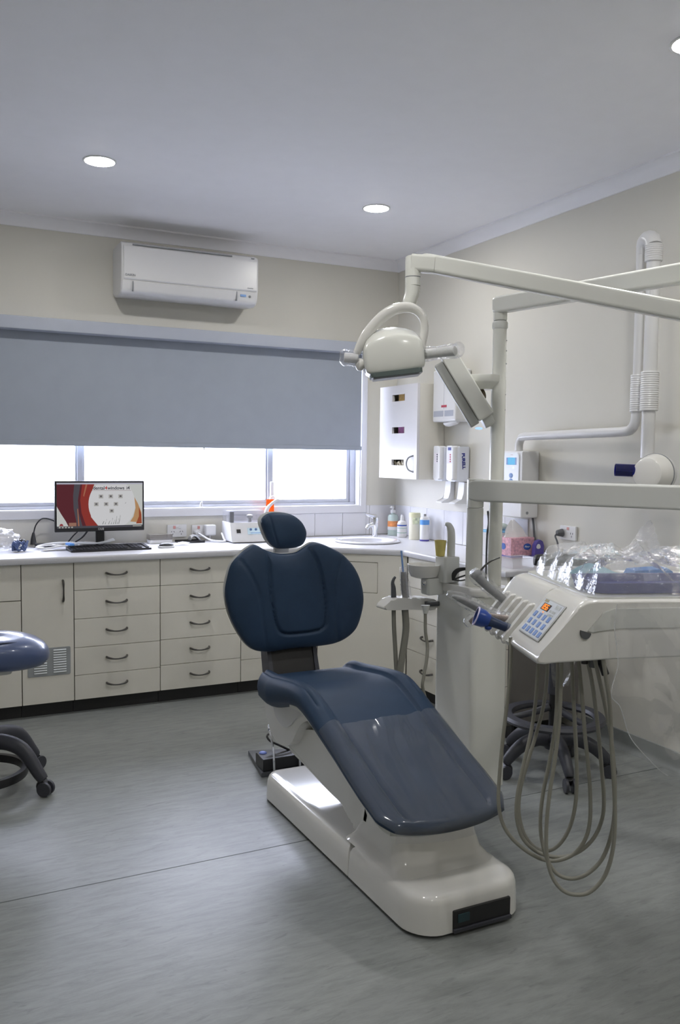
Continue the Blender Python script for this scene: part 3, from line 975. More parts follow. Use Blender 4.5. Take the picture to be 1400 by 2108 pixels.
sp = scr('screen', [[(0, 0), (1, 0), (1, 1), (0, 1)]], (0.74, 0.76, 0.74), 0)
sw1 = catmull([(0.0, 0.97), (0.0, 0.45), (0.06, 0.25), (0.13, 0.08), (0.14, 0.0)], 6)
scr('dark_swoosh', [[(0, 0.97), (0, 0.46), (0.05, 0.28), (0.10, 0.12), (0.13, 0.0), (0.46, 0.0), (0.38, 0.12), (0.345, 0.4), (0.40, 0.8), (0.42, 0.97)]], (0.14, 0.035, 0.045), 1, par=sp)
scr('grey_swoosh', [[(0.20, 0.97), (0.185, 0.7), (0.19, 0.4), (0.23, 0.0), (0.29, 0.0), (0.25, 0.3), (0.24, 0.6), (0.27, 0.97)]], (0.11, 0.10, 0.12), 2, par=sp)
scr('red_swoosh', [[(0.29, 0.97), (0.265, 0.6), (0.28, 0.3), (0.33, 0.0), (0.47, 0.0), (0.39, 0.2), (0.365, 0.5), (0.40, 0.8), (0.43, 0.97)]], (0.36, 0.055, 0.045), 3, par=sp)
scr('rust_streak', [[(0.33, 0.97), (0.30, 0.7), (0.31, 0.68), (0.35, 0.97)], [(0.255, 0.0), (0.24, 0.4), (0.232, 0.4), (0.24, 0.0)]], (0.50, 0.20, 0.12), 4, par=sp)
cxs, czs = 0.635, 0.50
cpts = [(cxs + 0.275 * math.cos(2 * PI * k / 48), czs + 0.60 * math.sin(2 * PI * k / 48)) for k in range(48)]
cpts = [(min(max(a, 0), 0.995), min(max(b, 0.0), 0.965)) for a, b in cpts]
scr('white_disc', [cpts], (0.80, 0.80, 0.82), 5, 0.66, par=sp)
scr('orange_swoosh', [[(0.90, 0.66), (0.945, 0.50), (0.985, 0.3), (0.99, 0.05), (0.85, 0.08), (0.89, 0.2), (0.915, 0.4)]], (0.62, 0.36, 0.18), 6, par=sp)
scr('brown_swoosh', [[(0.955, 0.42), (0.985, 0.25), (0.99, 0.03), (0.92, 0.03), (0.955, 0.2)]], (0.42, 0.10, 0.05), 7, par=sp)
scr('title_bar', [[(0, 0.965), (1, 0.965), (1, 1), (0, 1)]], (0.60, 0.60, 0.72), 8, par=sp)
scr('task_bar', [[(0, -0.05), (1, -0.05), (1, 0.0), (0, 0.0)]], (0.10, 0.10, 0.12), 1, par=sp)
scr('task_icon', [[(0.02 + 0.035 * k, -0.04), (0.04 + 0.035 * k, -0.04), (0.04 + 0.035 * k, -0.01), (0.02 + 0.035 * k, -0.01)] for k in range(5)] + [[(0.88, -0.035), (0.985, -0.035), (0.985, -0.015), (0.88, -0.015)]], (0.55, 0.55, 0.5), 9, par=sp)
scr('tan_box', [[(0.135, 0.0), (0.22, 0.0), (0.22, 0.08), (0.135, 0.08)]], (0.42, 0.22, 0.16), 6, par=sp)
scr('red_arc', [[(0.03 + 0.02 + 0.022 * math.cos(PI * k / 10), 0.01 + 0.05 * math.sin(PI * k / 10)) for k in range(11)]], (0.35, 0.05, 0.06), 6, par=sp)
ic = [(0.505, 0.68), (0.62, 0.68), (0.735, 0.68), (0.45, 0.50), (0.565, 0.50), (0.68, 0.50), (0.63, 0.34)]
scr('program_icon', [[(a - 0.026, b - 0.045), (a + 0.026, b - 0.045), (a + 0.026, b + 0.045), (a - 0.026, b + 0.045)] for a, b in ic], (0.56, 0.55, 0.53), 9, par=sp)
scr('icon_glyph', [[(a - 0.012, b - 0.018), (a + 0.012, b - 0.018), (a + 0.012, b + 0.02), (a, b + 0.028), (a - 0.012, b + 0.02)] for a, b in ic] + [[(0.785, 0.50), (0.795, 0.53), (0.802, 0.545), (0.797, 0.52)]], (0.18, 0.17, 0.18), 10, par=sp)
wv = []
for a, h in ((0.53, 0.10), (0.56, 0.15), (0.60, 0.11), (0.63, 0.18), (0.655, 0.13), (0.68, 0.22), (0.70, 0.16), (0.72, 0.24)):
    wv.append([(a - 0.012, 0.03), (a - 0.004, 0.03), (a + 0.010, h), (a + 0.013, h - 0.01), (a + 0.004, 0.1)])
scr('leaf_drawing', wv, (0.25, 0.27, 0.26), 9, par=sp)


def stext(name, s, x_, z_, size, col, bold=0.0):
    return text(name, s, size, frame_M((SX0 + (SX1 - SX0) * x_, SY - 0.004, SZ0 + (SZ1 - SZ0) * z_), (1, 0, 0), (0, 0, 1)), glow('screen_' + name, col, 0.6), sp, bold=bold, depth=0.0002)


stext('title_dental', 'dental', 0.480, 0.875, 0.0275, (0.10, 0.10, 0.12), 0.0006)
stext('title_four', '4', 0.5645, 0.875, 0.0275, (0.6, 0.05, 0.05), 0.0006)
stext('title_windows', 'windows', 0.681, 0.875, 0.0275, (0.10, 0.10, 0.12), 0.0006)
stext('title_version', 'i4', 0.825, 0.875, 0.0275, (0.10, 0.10, 0.12), 0.0006)
scr('subtitle_rule', [[(0.41, 0.815), (0.86, 0.815), (0.86, 0.822), (0.41, 0.822)]], (0.35, 0.25, 0.26), 9, par=sp)
text('brand_lettering', 'LG', 0.016, frame_M((1.026, MY - 0.0006, MZ0 + 0.014), (1, 0, 0), (0, 0, 1)), M_white, mo, bold=0.0004)
obj('brand_emblem', MB().lathe([(0.0045, 0), (0.006, 0), (0.006, 0.0006), (0.0045, 0.0006)], (1.008, MY - 0.0002, MZ0 + 0.0145), 16, Matrix.Rotation(PI / 2, 4, 'X')), M_white, mo)
obj('neck', MB().box(0.995, 1.045, MY + 0.031, MY + 0.05, ZW + 0.008, MZ0 + 0.08, 0.004), M_black, mo)
obj('foot', MB().lathe([(0.0005, 0.010), (0.05, 0.010), (0.11, 0.006), (0.115, 0.0), (0.0005, 0.0)], (1.02, MY + 0.04, ZW), 36), M_black, mo)

kb = thing('keyboard', 'black computer keyboard lying in front of the monitor', 'keyboard', (1.03, 5.03, ZW), math.radians(2))
KW, KD = 0.455, 0.15
obj('case', MB().prism([(-KD / 2, 0), (KD / 2, 0), (KD / 2, 0.022), (-KD / 2, 0.010)], 'x', -KW / 2, KW / 2, 0.002), M_black, kb, local=True)
g = MB()
for r_ in range(6):
    for c_i in range(21):
        xx = -KW / 2 + 0.010 + c_i * 0.0208
        yy = -KD / 2 + 0.012 + r_ * 0.0215
        zz = 0.010 + (yy + KD / 2) / KD * 0.012
        if (c_i in (15, 19)) and r_ < 5:
            continue
        g.box(xx, xx + 0.017, yy, yy + 0.0175, zz, zz + 0.006)
ko = obj('keys', g, mat('dark_keycap', (0.035, 0.036, 0.045), 0.5), kb, local=True, smooth=False)
ko['kind'] = 'stuff'
pt = thing('sterile_pouch', 'white and blue sterilisation pouch lying across the keyboard', 'pouch', (0.94, 5.06, ZW + 0.03), math.radians(14))
rows = []
for i in range(13):
    u = i / 12
    rows.append([(-0.13 + 0.26 * u, -0.032 + 0.064 * k / 5, 0.006 + 0.012 * math.sin(u * 7) * (0.4 + 0.6 * u) + 0.006 * math.cos(k * 1.5 + u * 9) + 0.012 * u) for k in range(6)])
t = MB().grid(rows)
bmesh.ops.solidify(t.bm, geom=t.bm.faces[:], thickness=0.002)
obj('paper_side', t, mat('pouch_paper', (0.74, 0.76, 0.80), 0.5), pt, local=True)
obj('blue_end', MB().prism(rrect(-0.145, -0.118, -0.034, 0.034, 0.004, 2), 'z', 0.004, 0.015), mat('pouch_blue', (0.12, 0.34, 0.80), 0.5), pt, local=True)

ms = thing('computer_mouse', 'black and silver computer mouse beside the keyboard', 'mouse', (1.365, 5.03, ZW), math.radians(8))
obj('body', MB().prism(rrect(-0.05, 0.05, -0.03, 0.03, 0.026, 6), 'z', 0.0, 0.012, 0.004), M_white, ms, local=True)
obj('shell', MB().ell((0, 0, 0.012), (0.046, 0.028, 0.018), 20, 10), M_black, ms, local=True)
nt_ = thing('paper_sheet', 'white slip of paper lying behind the mouse', 'paper', (1.44, 5.13, ZW), math.radians(20))
rows = [[(-0.09 + 0.18 * i / 8, -0.04 + 0.08 * k / 3, 0.002 + 0.014 * (i / 8) ** 2) for k in range(4)] for i in range(9)]
t = MB().grid(rows)
bmesh.ops.solidify(t.bm, geom=t.bm.faces[:], thickness=0.0012)
obj('sheet', t, mat('white_paper', (0.82, 0.82, 0.82)), nt_, local=True)

gb = thing('bur_box', 'low grey transparent box on the worktop under the first socket', 'box', (1.395, 5.30, ZW))
obj('base', MB().box(-0.07, 0.07, -0.04, 0.04, 0.0, 0.022, 0.003), M_white, gb, local=True)
obj('lid', MB().box(-0.072, 0.072, -0.042, 0.042, 0.0225, 0.058, 0.004), M_greybox, gb, local=True)
bt = thing('instrument_tray', 'flat black tray holding small metal parts below the sockets', 'tray', (1.585, 5.285, ZW))
t = MB().box(-0.085, 0.085, -0.045, 0.045, 0.0, 0.006, 0.002)
t.box(-0.085, 0.085, 0.041, 0.045, 0.006, 0.014)
t.box(-0.085, 0.085, -0.045, -0.041, 0.006, 0.014)
obj('tray_base', t, M_black, bt, local=True)
it = thing('metal_clamp', 'small crumpled metal clamp sitting on the flat black tray', 'clamp', (1.61, 5.285, ZW + 0.0065))
t = MB()
for k in range(5):
    t.tube([(-0.03, -0.02 + 0.01 * k, 0.008), (-0.02, -0.02 + 0.01 * k, 0.026 + 0.005 * (k % 2)), (0.0, -0.015 + 0.008 * k, 0.036), (0.02, -0.018 + 0.01 * k, 0.024), (0.034, -0.02 + 0.009 * k, 0.007)], 0.0065, 7, per=3)
obj('wire', t, M_steel, it, local=True)

# counter-top machine with clear lid
am = thing('polishing_unit', 'white bench unit with clear lid and row of blue buttons', 'machine', (1.93, 5.22, ZW), math.radians(-2))
obj('body', MB().prism([(-0.10, 0.006), (0.12, 0.006), (0.12, 0.125), (-0.055, 0.125)], 'x', -0.12, 0.125, 0.006, 2), M_white, am, local=True)
obj('feet', MB().box(-0.108, 0.113, -0.09, 0.11, 0.0, 0.0055), M_darkgrey, am, local=True)
obj('clear_lid', MB().prism([(-0.05, 0.126), (0.11, 0.126), (0.11, 0.20), (-0.035, 0.20)], 'x', -0.118, 0.115, 0.005, 2), M_acrylic, am, local=True)
obj('pillar', MB().box(-0.114, -0.086, -0.035, -0.005, 0.126, 0.195, 0.003), M_darkgrey, am, local=True)
t = MB().lathe([(0.012, 0), (0.012, 0.02), (0.02, 0.025), (0.02, 0.042), (0.008, 0.048), (0.0005, 0.048)], (0.03, 0.0, 0.126), 16)
obj('arm_hub', t, M_steel, am, local=True)
FM = Matrix(((1, 0, 0, 0), (0, 0.353, -0.936, -0.079), (0, 0.936, 0.353, 0.0655), (0, 0, 0, 1)))
obj('power_switch', MB().box(-0.082, -0.056, -0.004, 0.020, 0.0, 0.004, 0.001).xf(FM), M_black, am, local=True)
obj('button_strip', MB().box(-0.01, 0.115, -0.014, 0.028, 0.0, 0.001).xf(FM), mat('pale_blue_strip', (0.58, 0.74, 0.82), 0.4), am, local=True)
for k in range(3):
    obj('button', MB().cyl((0.012 + 0.034 * k, 0.018, 0.0005), (0.012 + 0.034 * k, 0.018, 0.003), 0.008, n=16).xf(FM), mat('deep_blue_button', (0.08, 0.16, 0.34), 0.4), am, local=True)
obj('strip_print', MB().box(0.01, 0.085, -0.007, -0.003, 0.001, 0.0014).xf(FM), M_bluehi, am, local=True)

os_ = thing('orange_shield', 'orange light shield standing behind the chair headrest', 'shield', (2.15, 5.345, ZW))
obj('blade', MB().box(-0.028, 0.028, -0.002, 0.002, 0.02, 0.262, 0.001, 1), M_orange, os_, local=True)
obj('stand', MB().box(-0.035, 0.035, -0.03, 0.03, 0.0, 0.02, 0.003), M_white, os_, local=True)
cl = thing('curing_handpiece', 'white curved handpiece standing behind the chair headrest', 'handpiece', (2.105, 5.25, ZW))
obj('wand', MB().tube([(-0.02, 0, 0.045), (-0.02, 0, 0.15), (-0.015, 0, 0.20), (0.015, 0, 0.235), (0.055, 0, 0.262), (0.068, 0, 0.258)], [0.016, 0.016, 0.013, 0.010, 0.009, 0.007], 12, per=4), M_white, cl, local=True)
obj('cradle', MB().lathe([(0.0005, 0), (0.022, 0), (0.021, 0.02), (0.019, 0.045), (0.0005, 0.048)], (-0.02, 0, 0), 20), M_white, cl, local=True)

# bottles by the basin
bo = thing('spray_bottle', 'green tinted pump bottle with orange label in the worktop corner', 'bottle', (3.06, 5.29, ZW))
obj('body', MB().lathe([(0.0005, 0), (0.034, 0), (0.037, 0.004), (0.037, 0.13), (0.030, 0.145), (0.015, 0.15), (0.014, 0.16), (0.0005, 0.16)], n=24), mat('pale_green_soap', (0.50, 0.60, 0.56), 0.25), bo, local=True)
obj('label_band', MB().lathe([(0.0376, 0.048), (0.0376, 0.102)], n=24), mat('orange_label', (0.72, 0.28, 0.10), 0.5, var=0.35, vscale=25), bo, local=True, normals=False)
obj('white_band', MB().lathe([(0.0377, 0.040), (0.0377, 0.062)], n=24), M_white, bo, local=True, normals=False)
t = MB().lathe([(0.017, 0.158), (0.017, 0.178), (0.008, 0.18), (0.007, 0.20), (0.0005, 0.2)], n=16)
t.tube([(0, 0, 0.196), (-0.02, -0.012, 0.2), (-0.034, -0.02, 0.196)], [0.009, 0.008, 0.005], 8)
obj('pump', t, M_white, bo, local=True)
bo = thing('lotion_bottle', 'white lotion bottle with blue and green stripes by the basin', 'bottle', (3.045, 5.14, ZW))
obj('body', MB().lathe([(0.0005, 0), (0.030, 0), (0.033, 0.004), (0.033, 0.09), (0.026, 0.108), (0.012, 0.115), (0.0005, 0.116)], n=24), M_white, bo, local=True)
obj('blue_stripe', MB().lathe([(0.0334, 0.078), (0.0334, 0.087)], n=24), mat('stripe_blue', (0.03, 0.08, 0.36), 0.4), bo, local=True, normals=False)
g = MB()
for z in (0.030, 0.062):
    g.lathe([(0.0334, z), (0.0334, z + 0.004)], n=24)
obj('green_stripe', g, mat('stripe_green', (0.25, 0.45, 0.36), 0.4), bo, local=True, normals=False)
obj('cap', MB().lathe([(0.012, 0.114), (0.010, 0.14), (0.007, 0.155), (0.0005, 0.156)], n=16), M_white, bo, local=True)
bo = thing('wipes_canister', 'tall cream plastic canister with yellow top label beside the bottles', 'canister', (3.04, 4.965, ZW))
obj('body', MB().lathe([(0.0005, 0), (0.036, 0), (0.038, 0.003), (0.038, 0.15), (0.036, 0.154)], n=28), mat('cream_plastic', (0.72, 0.69, 0.55), 0.4), bo, local=True)
obj('lid', MB().lathe([(0.0395, 0.150), (0.0395, 0.176), (0.036, 0.180), (0.0005, 0.180)], n=28), mat('yellow_cream_lid', (0.72, 0.70, 0.46), 0.4), bo, local=True)
obj('label_patch', MB().loft([[(0.0386 * math.cos(a), 0.0386 * math.sin(a), z) for a in np.linspace(-2.5, -1.2, 9)] for z in (0.105, 0.148)], False, False, False), mat('yellow_blue_label', (0.62, 0.64, 0.42), 0.4, var=0.4, vscale=50), bo, local=True, normals=False)
bo = thing('aerosol_can', 'white aerosol can with light blue band standing nearest the basin edge', 'can', (3.05, 4.855, ZW))
obj('body', MB().lathe([(0.0005, 0), (0.030, 0), (0.031, 0.003), (0.031, 0.145), (0.026, 0.158), (0.014, 0.163), (0.0005, 0.163)], n=26), M_white, bo, local=True)
obj('base_band', MB().lathe([(0.0316, 0.001), (0.0316, 0.010)], n=26), mat('stripe_violet', (0.06, 0.05, 0.32), 0.4), bo, local=True, normals=False)
obj('blue_band', MB().lathe([(0.0314, 0.108), (0.0314, 0.140)], n=26), mat('band_blue', (0.11, 0.32, 0.72), 0.4), bo, local=True, normals=False)
obj('nozzle', MB().lathe([(0.010, 0.163), (0.009, 0.178), (0.0005, 0.179)], n=12), M_steel, bo, local=True)

# tissue box, violet pack, carton behind
tb_ = thing('tissue_box', 'pink floral tissue box with blue oval logo on the side worktop', 'tissue box', (3.02, 3.86, ZW))
obj('carton', MB().box(2.945, 3.105, 3.80, 3.925, ZW, 0.985, 0.002, 1), mat('pink_floral_print', (0.62, 0.34, 0.40), 0.5, var=0.30, vscale=70), tb_)
obj('base_stripe', MB().box(2.9445, 3.1055, 3.7995, 3.9255, ZW + 0.008, ZW + 0.017), mat('stripe_violet', (0.06, 0.05, 0.32)), tb_, smooth=False)
lo = obj('logo_oval', MB().prism([(3.055 + 0.026 * math.cos(2 * PI * k / 24), 0.935 + 0.018 * math.sin(2 * PI * k / 24)) for k in range(24)], 'y', 3.7985, 3.80), mat('logo_blue', (0.05, 0.12, 0.42), 0.4, var=0), tb_)
lo = obj('logo_oval', MB().prism([(3.868 + 0.020 * math.cos(2 * PI * k / 24), 0.935 + 0.018 * math.sin(2 * PI * k / 24)) for k in range(24)], 'x', 2.9435, 2.945), mat('logo_blue', (0.05, 0.12, 0.42), 0.4, var=0), tb_)
obj('logo_script', MB().tube([(3.038, 3.7982, 0.932), (3.045, 3.7982, 0.941), (3.048, 3.7982, 0.931), (3.055, 3.7982, 0.938), (3.06, 3.7982, 0.931), (3.066, 3.7982, 0.937), (3.073, 3.7982, 0.933)], 0.0016, 6, per=3), M_white, tb_)
rows = []
for i in range(9):
    u = i / 8
    wv_ = 0.062 * (1 - u) ** 0.8 + 0.012
    rows.append([(3.02 + wv_ * math.cos(2 * PI * k / 20) * (1 + 0.25 * math.sin(5 * k * 0.62 + u * 3)) - 0.02 * u, 3.862 + 0.30 * wv_ * math.sin(2 * PI * k / 20) * (1 + 0.3 * math.cos(k * 1.3)), 0.983 + 0.095 * u + 0.006 * math.sin(k * 1.7) * u) for k in range(20)])
obj('tissue', MB().loft(rows, False, True), mat('white_tissue', (0.82, 0.81, 0.82), 0.9), tb_)
vp_ = thing('violet_pack', 'violet card pack with white emblem standing beside the tissue box', 'packet', (3.085, 3.75, ZW))
obj('card', MB().prism([(3.055, ZW), (3.118, ZW), (3.120, ZW + 0.075), (3.112, ZW + 0.098), (3.095, ZW + 0.108), (3.075, ZW + 0.102), (3.060, ZW + 0.08)], 'y', 3.735, 3.765, 0.003), M_purple, vp_)
obj('emblem', MB().prism([(3.080 + 0.014 * math.cos(t_), ZW + 0.068 + 0.018 * math.sin(t_) * (1 if math.sin(t_) > 0 else 0.5)) for t_ in np.linspace(0, 2 * PI, 20)[:-1]], 'y', 3.7335, 3.7352), M_white, vp_)
bxc = thing('glove_carton', 'pale blue and white carton behind the tissue box', 'box', (3.0, 4.0, ZW))
obj('carton', MB().box(2.93, 3.08, 3.945, 4.07, ZW, 1.000, 0.002, 1), M_white, bxc)
obj('blue_flap', MB().box(2.929, 3.081, 3.944, 4.071, 1.0005, 1.013, 0.002, 1), mat('sky_blue_card', (0.22, 0.52, 0.78), 0.5), bxc)
pk = thing('wipe_pack', 'pale green soft pack lying on top of the blue and white carton', 'packet', (3.0, 4.0, 1.0135))
obj('pack', MB().ell((3.005, 4.0, 1.034), (0.062, 0.05, 0.0205), 20, 10), mat('pale_green_pack', (0.52, 0.60, 0.56), 0.5), pk)
cb = thing('clear_container', 'clear plastic tub on the end of the side worktop', 'container', (2.76, 3.505, ZW))
t = MB()
q0 = [(-0.075, -0.055), (0.075, -0.055), (0.075, 0.055), (-0.075, 0.055)]
t.loft([[(x_ * 0.86, y_ * 0.86, 0.001) for x_, y_ in q0], [(x_, y_, 0.050) for x_, y_ in q0], [(x_ * 1.06, y_ * 1.08, 0.052) for x_, y_ in q0], [(x_ * 1.06, y_ * 1.08, 0.055) for x_, y_ in q0]], True, False)
obj('tub', t, film('cloudy_tub', tint=(0.93, 0.93, 0.94), rough=0.15, haze=0.30), cb, local=True)

# left end of the worktop
bg_ = thing('clear_bag', 'scrunched clear plastic bag at the photo edge of the worktop', 'bag', (0.47, 5.18, ZW))
t = MB()
bmesh.ops.create_icosphere(t.bm, subdivisions=4, radius=1.0)
for v in t.bm.verts:
    n_ = noise.noise(v.co * 2.2) * 0.35 + noise.noise(v.co * 5.0) * 0.22
    v.co = Vector((v.co.x * 0.09, v.co.y * 0.06, 0.062 + v.co.z * 0.06)) * 1.0 + v.co * n_ * 0.05
    v.co.z = max(v.co.z, 0.001)
obj('film', t, M_bag, bg_, local=True, angle=20)
bb_ = thing('blue_goggle_strap', 'crumpled blue strap goggles lying beside the clear bag', 'goggles', (0.555, 5.11, ZW))
t = MB()
rnd = random.Random(3)
for k in range(7):
    a = k * 0.9
    t.tube([(0.045 * math.cos(a + j * 0.9) * (0.5 + 0.12 * j), 0.028 * math.sin(a + j * 1.1), 0.008 + 0.016 * ((j * 2 + k) % 4)) for j in range(5)], 0.0065, 7, per=4)
obj('strap', t, mat('blue_rubber', (0.07, 0.11, 0.25), 0.5), bb_, local=True)
t = MB()
t.ell((0.012, 0.0, 0.052), (0.022, 0.014, 0.018), 14, 8)
obj('lens', t, M_black, bb_, local=True)
obj('white_tag', MB().tube([(-0.01, -0.022, 0.015), (0.0, -0.025, 0.035), (0.008, -0.02, 0.045)], [0.006, 0.009, 0.005], 8, per=3), M_white, bb_, local=True)
wc_ = thing('white_cable_coil', 'loose coil of white cable on the worktop beside the monitor', 'cable', (0.78, 5.16, ZW))
t = MB().tube([(-0.09, 0.0, 0.008), (-0.12, 0.02, 0.010), (-0.11, 0.045, 0.018), (-0.03, 0.05, 0.03), (0.06, 0.045, 0.03), (0.10, 0.02, 0.026), (0.10, -0.01, 0.013), (0.06, -0.025, 0.010), (0.02, 0.0, 0.018), (-0.03, -0.005, 0.012), (-0.08, -0.025, 0.008), (-0.12, -0.005, 0.010), (-0.125, 0.03, 0.013), (-0.06, 0.05, 0.02), (0.02, 0.02, 0.016), (0.05, 0.045, 0.021), (0.10, 0.05, 0.024)], 0.0055, 8, per=5)
obj('lead', t, M_white, wc_, local=True)
bk = thing('black_power_adapter', 'black power cord with plug box lying behind the white cable coil', 'cord', (0.66, 5.29, ZW))
obj('plug_box', MB().box(0.66, 0.78, 5.275, 5.33, ZW, ZW + 0.022, 0.006), M_black, bk)
obj('plug', MB().tube([(0.652, 5.31, ZW + 0.016), (0.652, 5.318, ZW + 0.05), (0.655, 5.325, ZW + 0.085)], [0.02, 0.014, 0.006], 10, per=3), M_black, bk)
obj('lead', MB().tube([(0.655, 5.325, ZW + 0.08), (0.67, 5.33, ZW + 0.13), (0.705, 5.335, ZW + 0.165), (0.75, 5.335, ZW + 0.16), (0.79, 5.335, ZW + 0.14)], 0.004, 7, per=5), M_black, bk)
mc = thing('monitor_cables', 'two thin black cables drooping under the monitor', 'cable', (0.9, 5.3, ZW))
obj('video_lead', MB().tube([(0.99, 5.262, 1.02), (0.965, 5.29, 0.97), (0.935, 5.31, 0.925), (0.90, 5.315, ZW + 0.03), (0.86, 5.32, ZW + 0.008)], 0.0055, 8, per=5), M_black, mc)
obj('power_lead', MB().tube([(0.93, 5.262, 1.03), (0.91, 5.29, 0.97), (0.875, 5.30, 0.93), (0.85, 5.30, ZW + 0.03), (0.83, 5.30, ZW + 0.007)], 0.004, 8, per=5), M_black, mc)
pn = thing('silver_pen', 'thin silver instrument lying on the worktop before the white coil', 'pen', (0.73, 5.06, ZW), math.radians(4))
obj('barrel', MB().tube([(-0.07, 0, 0.0045), (-0.05, 0, 0.0045), (0.06, 0, 0.0045), (0.075, 0, 0.0045)], [0.002, 0.0042, 0.0042, 0.003], 10), M_steel, pn, local=True)

# wall sockets
def socket(label, x0, x1, z0, z1):
    t = thing('wall_socket', label, 'socket', ((x0 + x1) / 2, YB - 0.005, (z0 + z1) / 2), 0, 'white wall sockets')
    obj('plate', MB().box(x0, x1, YB - 0.012, YB - 0.0005, z0, z1, 0.003), M_white, t)
    for fx in (0.28, 0.72):
        cx, cz = x0 + (x1 - x0) * fx, z0 + (z1 - z0) * 0.36
        g = MB()
        for dx, dz, rz in ((-0.008, 0.006, 0.5), (0.008, 0.006, -0.5), (0, -0.010, 0)):
            g.box(-0.0016, 0.0016, -0.0008, 0.0004, -0.005, 0.005, M=Matrix.Translation((cx + dx, YB - 0.012, cz + dz)) @ Matrix.Rotation(rz, 4, 'Y'))
        obj('socket_slot', g, M_markd, t, smooth=False)
    for fx in (0.36, 0.64):
        cx, cz = x0 + (x1 - x0) * fx, z0 + (z1 - z0) * 0.78
        obj('rocker', MB().box(cx - 0.008, cx + 0.008, YB - 0.0155, YB - 0.0115, cz - 0.009, cz + 0.009, 0.001, 1), M_white if fx > 0.5 else mat('red_neon_rocker', (0.62, 0.30, 0.28), 0.4), t)
    return t


socket('double wall socket above the grey box with nothing plugged in', 1.468, 1.594, 0.895, 0.976)
socket('double wall socket with two white plugs in it', 1.628, 1.752, 0.893, 0.970)
pl_ = thing('plug_adapter', 'square white plug adapter in the double wall socket', 'adapter', (1.73, 5.36, 0.93))
obj('body', MB().box(1.705, 1.775, 5.335, 5.384, 0.902, 0.972, 0.010, 3), M_white, pl_)
obj('tail', MB().tube([(1.74, 5.36, 0.904), (1.74, 5.36, 0.885), (1.735, 5.355, 0.877)], 0.006, 8, per=3), M_white, pl_)
pw = thing('white_plug_lead', 'white plug with thick white lead curving along the worktop', 'cord', (1.66, 5.37, 0.92))
obj('plug', MB().cyl((1.658, 5.384, 0.922), (1.658, 5.345, 0.918), 0.022, 0.017, bev=0.004), M_white, pw)
obj('lead', MB().tube([(1.66, 5.347, 0.918), (1.675, 5.31, 0.905), (1.705, 5.26, 0.884), (1.745, 5.21, ZW + 0.0075), (1.785, 5.20, ZW + 0.0075), (1.797, 5.25, ZW + 0.02), (1.80, 5.30, ZW + 0.05)], 0.0065, 8, per=5), M_white, pw)
so = thing('wall_socket', 'single wall socket with grey plug on the wall above the wrapped tray', 'socket', (3.13, 3.55, 1.03), 0, 'white wall sockets')
obj('plate', MB().box(XR - 0.014, XR - 0.0005, 3.495, 3.618, 0.992, 1.067, 0.003), M_white, so)
obj('rocker', MB().box(XR - 0.017, XR - 0.0135, 3.545, 3.562, 1.045, 1.06, 0.001, 1), mat('red_neon_rocker', (0.62, 0.30, 0.28)), so)
g = MB()
for dy, dz in ((-0.008, 0.006), (0.008, 0.006), (0, -0.01)):
    g.box(XR - 0.0148, XR - 0.0138, 3.525 + dy - 0.0016, 3.525 + dy + 0.0016, 1.022 + dz - 0.005, 1.022 + dz + 0.005)
obj('socket_slot', g, M_markd, so, smooth=False)
pg = thing('grey_plug', 'grey plug and cord in the socket above the wrapped tray', 'plug', (3.11, 3.60, 1.02))
obj('plug', MB().cyl((3.124, 3.592, 1.028), (3.09, 3.602, 1.026), 0.022, 0.016, bev=0.004), M_darkgrey, pg)
obj('lead', MB().tube([(3.095, 3.60, 1.024), (3.078, 3.598, 1.01), (3.082, 3.585, 0.98), (3.09, 3.58, 0.93), (3.085, 3.565, 0.884), (3.05, 3.55, 0.8755)], 0.005, 8, per=5), M_darkgrey, pg)

exec_marker = None
# ==================================================================== dental chair
CXC = 1.505
ch = thing('dental_chair', 'navy upholstered dental chair on a long glossy white base', 'dental chair', (CXC, 2.69, 0))


def base_ring(y0, y1, z, ins, r0, r1):
    """Rounded outline of the base: r0 radius at the front corners, r1 at the rear ones."""
    x0, x1 = 1.300 + ins, 1.714 - ins
    a, b = y0 + ins, y1 - ins
    out = []
    for cx, cy, r_, s in ((x1 - r1, b - r1, r1, 0), (x0 + r1, b - r1, r1, PI / 2), (x0 + r0, a + r0, r0, PI), (x1 - r0, a + r0, r0, 1.5 * PI)):
        for k in range(9):
            t_ = s + PI / 2 * k / 8
            bow = 0.0
            x_, y_ = cx + r_ * math.cos(t_), cy + r_ * math.sin(t_)
            if s >= PI and r0 > 0.02:
                bow = -0.018 * (1 - ((x_ - CXC) / 0.207) ** 2)
            out.append((x_, y_ + bow, z))
    return out


yf, ym, yr = 2.085, 2.515, 3.305
bt_ = MB()
bt_.loft([base_ring(yf, yr, 0.0, 0.014, 0.085, 0.06), base_ring(yf, yr, 0.014, 0.012, 0.085, 0.06)])
obj('plinth', bt_, M_darkgrey, ch)


def cover(y0, y1, r0, r1, topz):
    t = MB()
    rg = []
    for z, ins in ((0.012, 0.0), (0.06, 0.002), (0.088, 0.005), (0.102, 0.011), (0.110, 0.020), (0.1135, 0.032), (0.114, 0.05)):
        zz = z if z < 0.05 else z + topz
        rg.append(base_ring(y0, y1, zz, ins, max(0.003, r0 - ins) if r0 > 0.02 else 0.003, max(0.003, r1 - ins) if r1 > 0.02 else 0.003))
    t.loft(rg)
    return t


obj('rear_cover', cover(ym + 0.0015, yr, 0.004, 0.065, 0.0), M_gloss, ch)
obj('front_cover', cover(yf, ym - 0.0015, 0.09, 0.004, 0.010), M_gloss, ch)
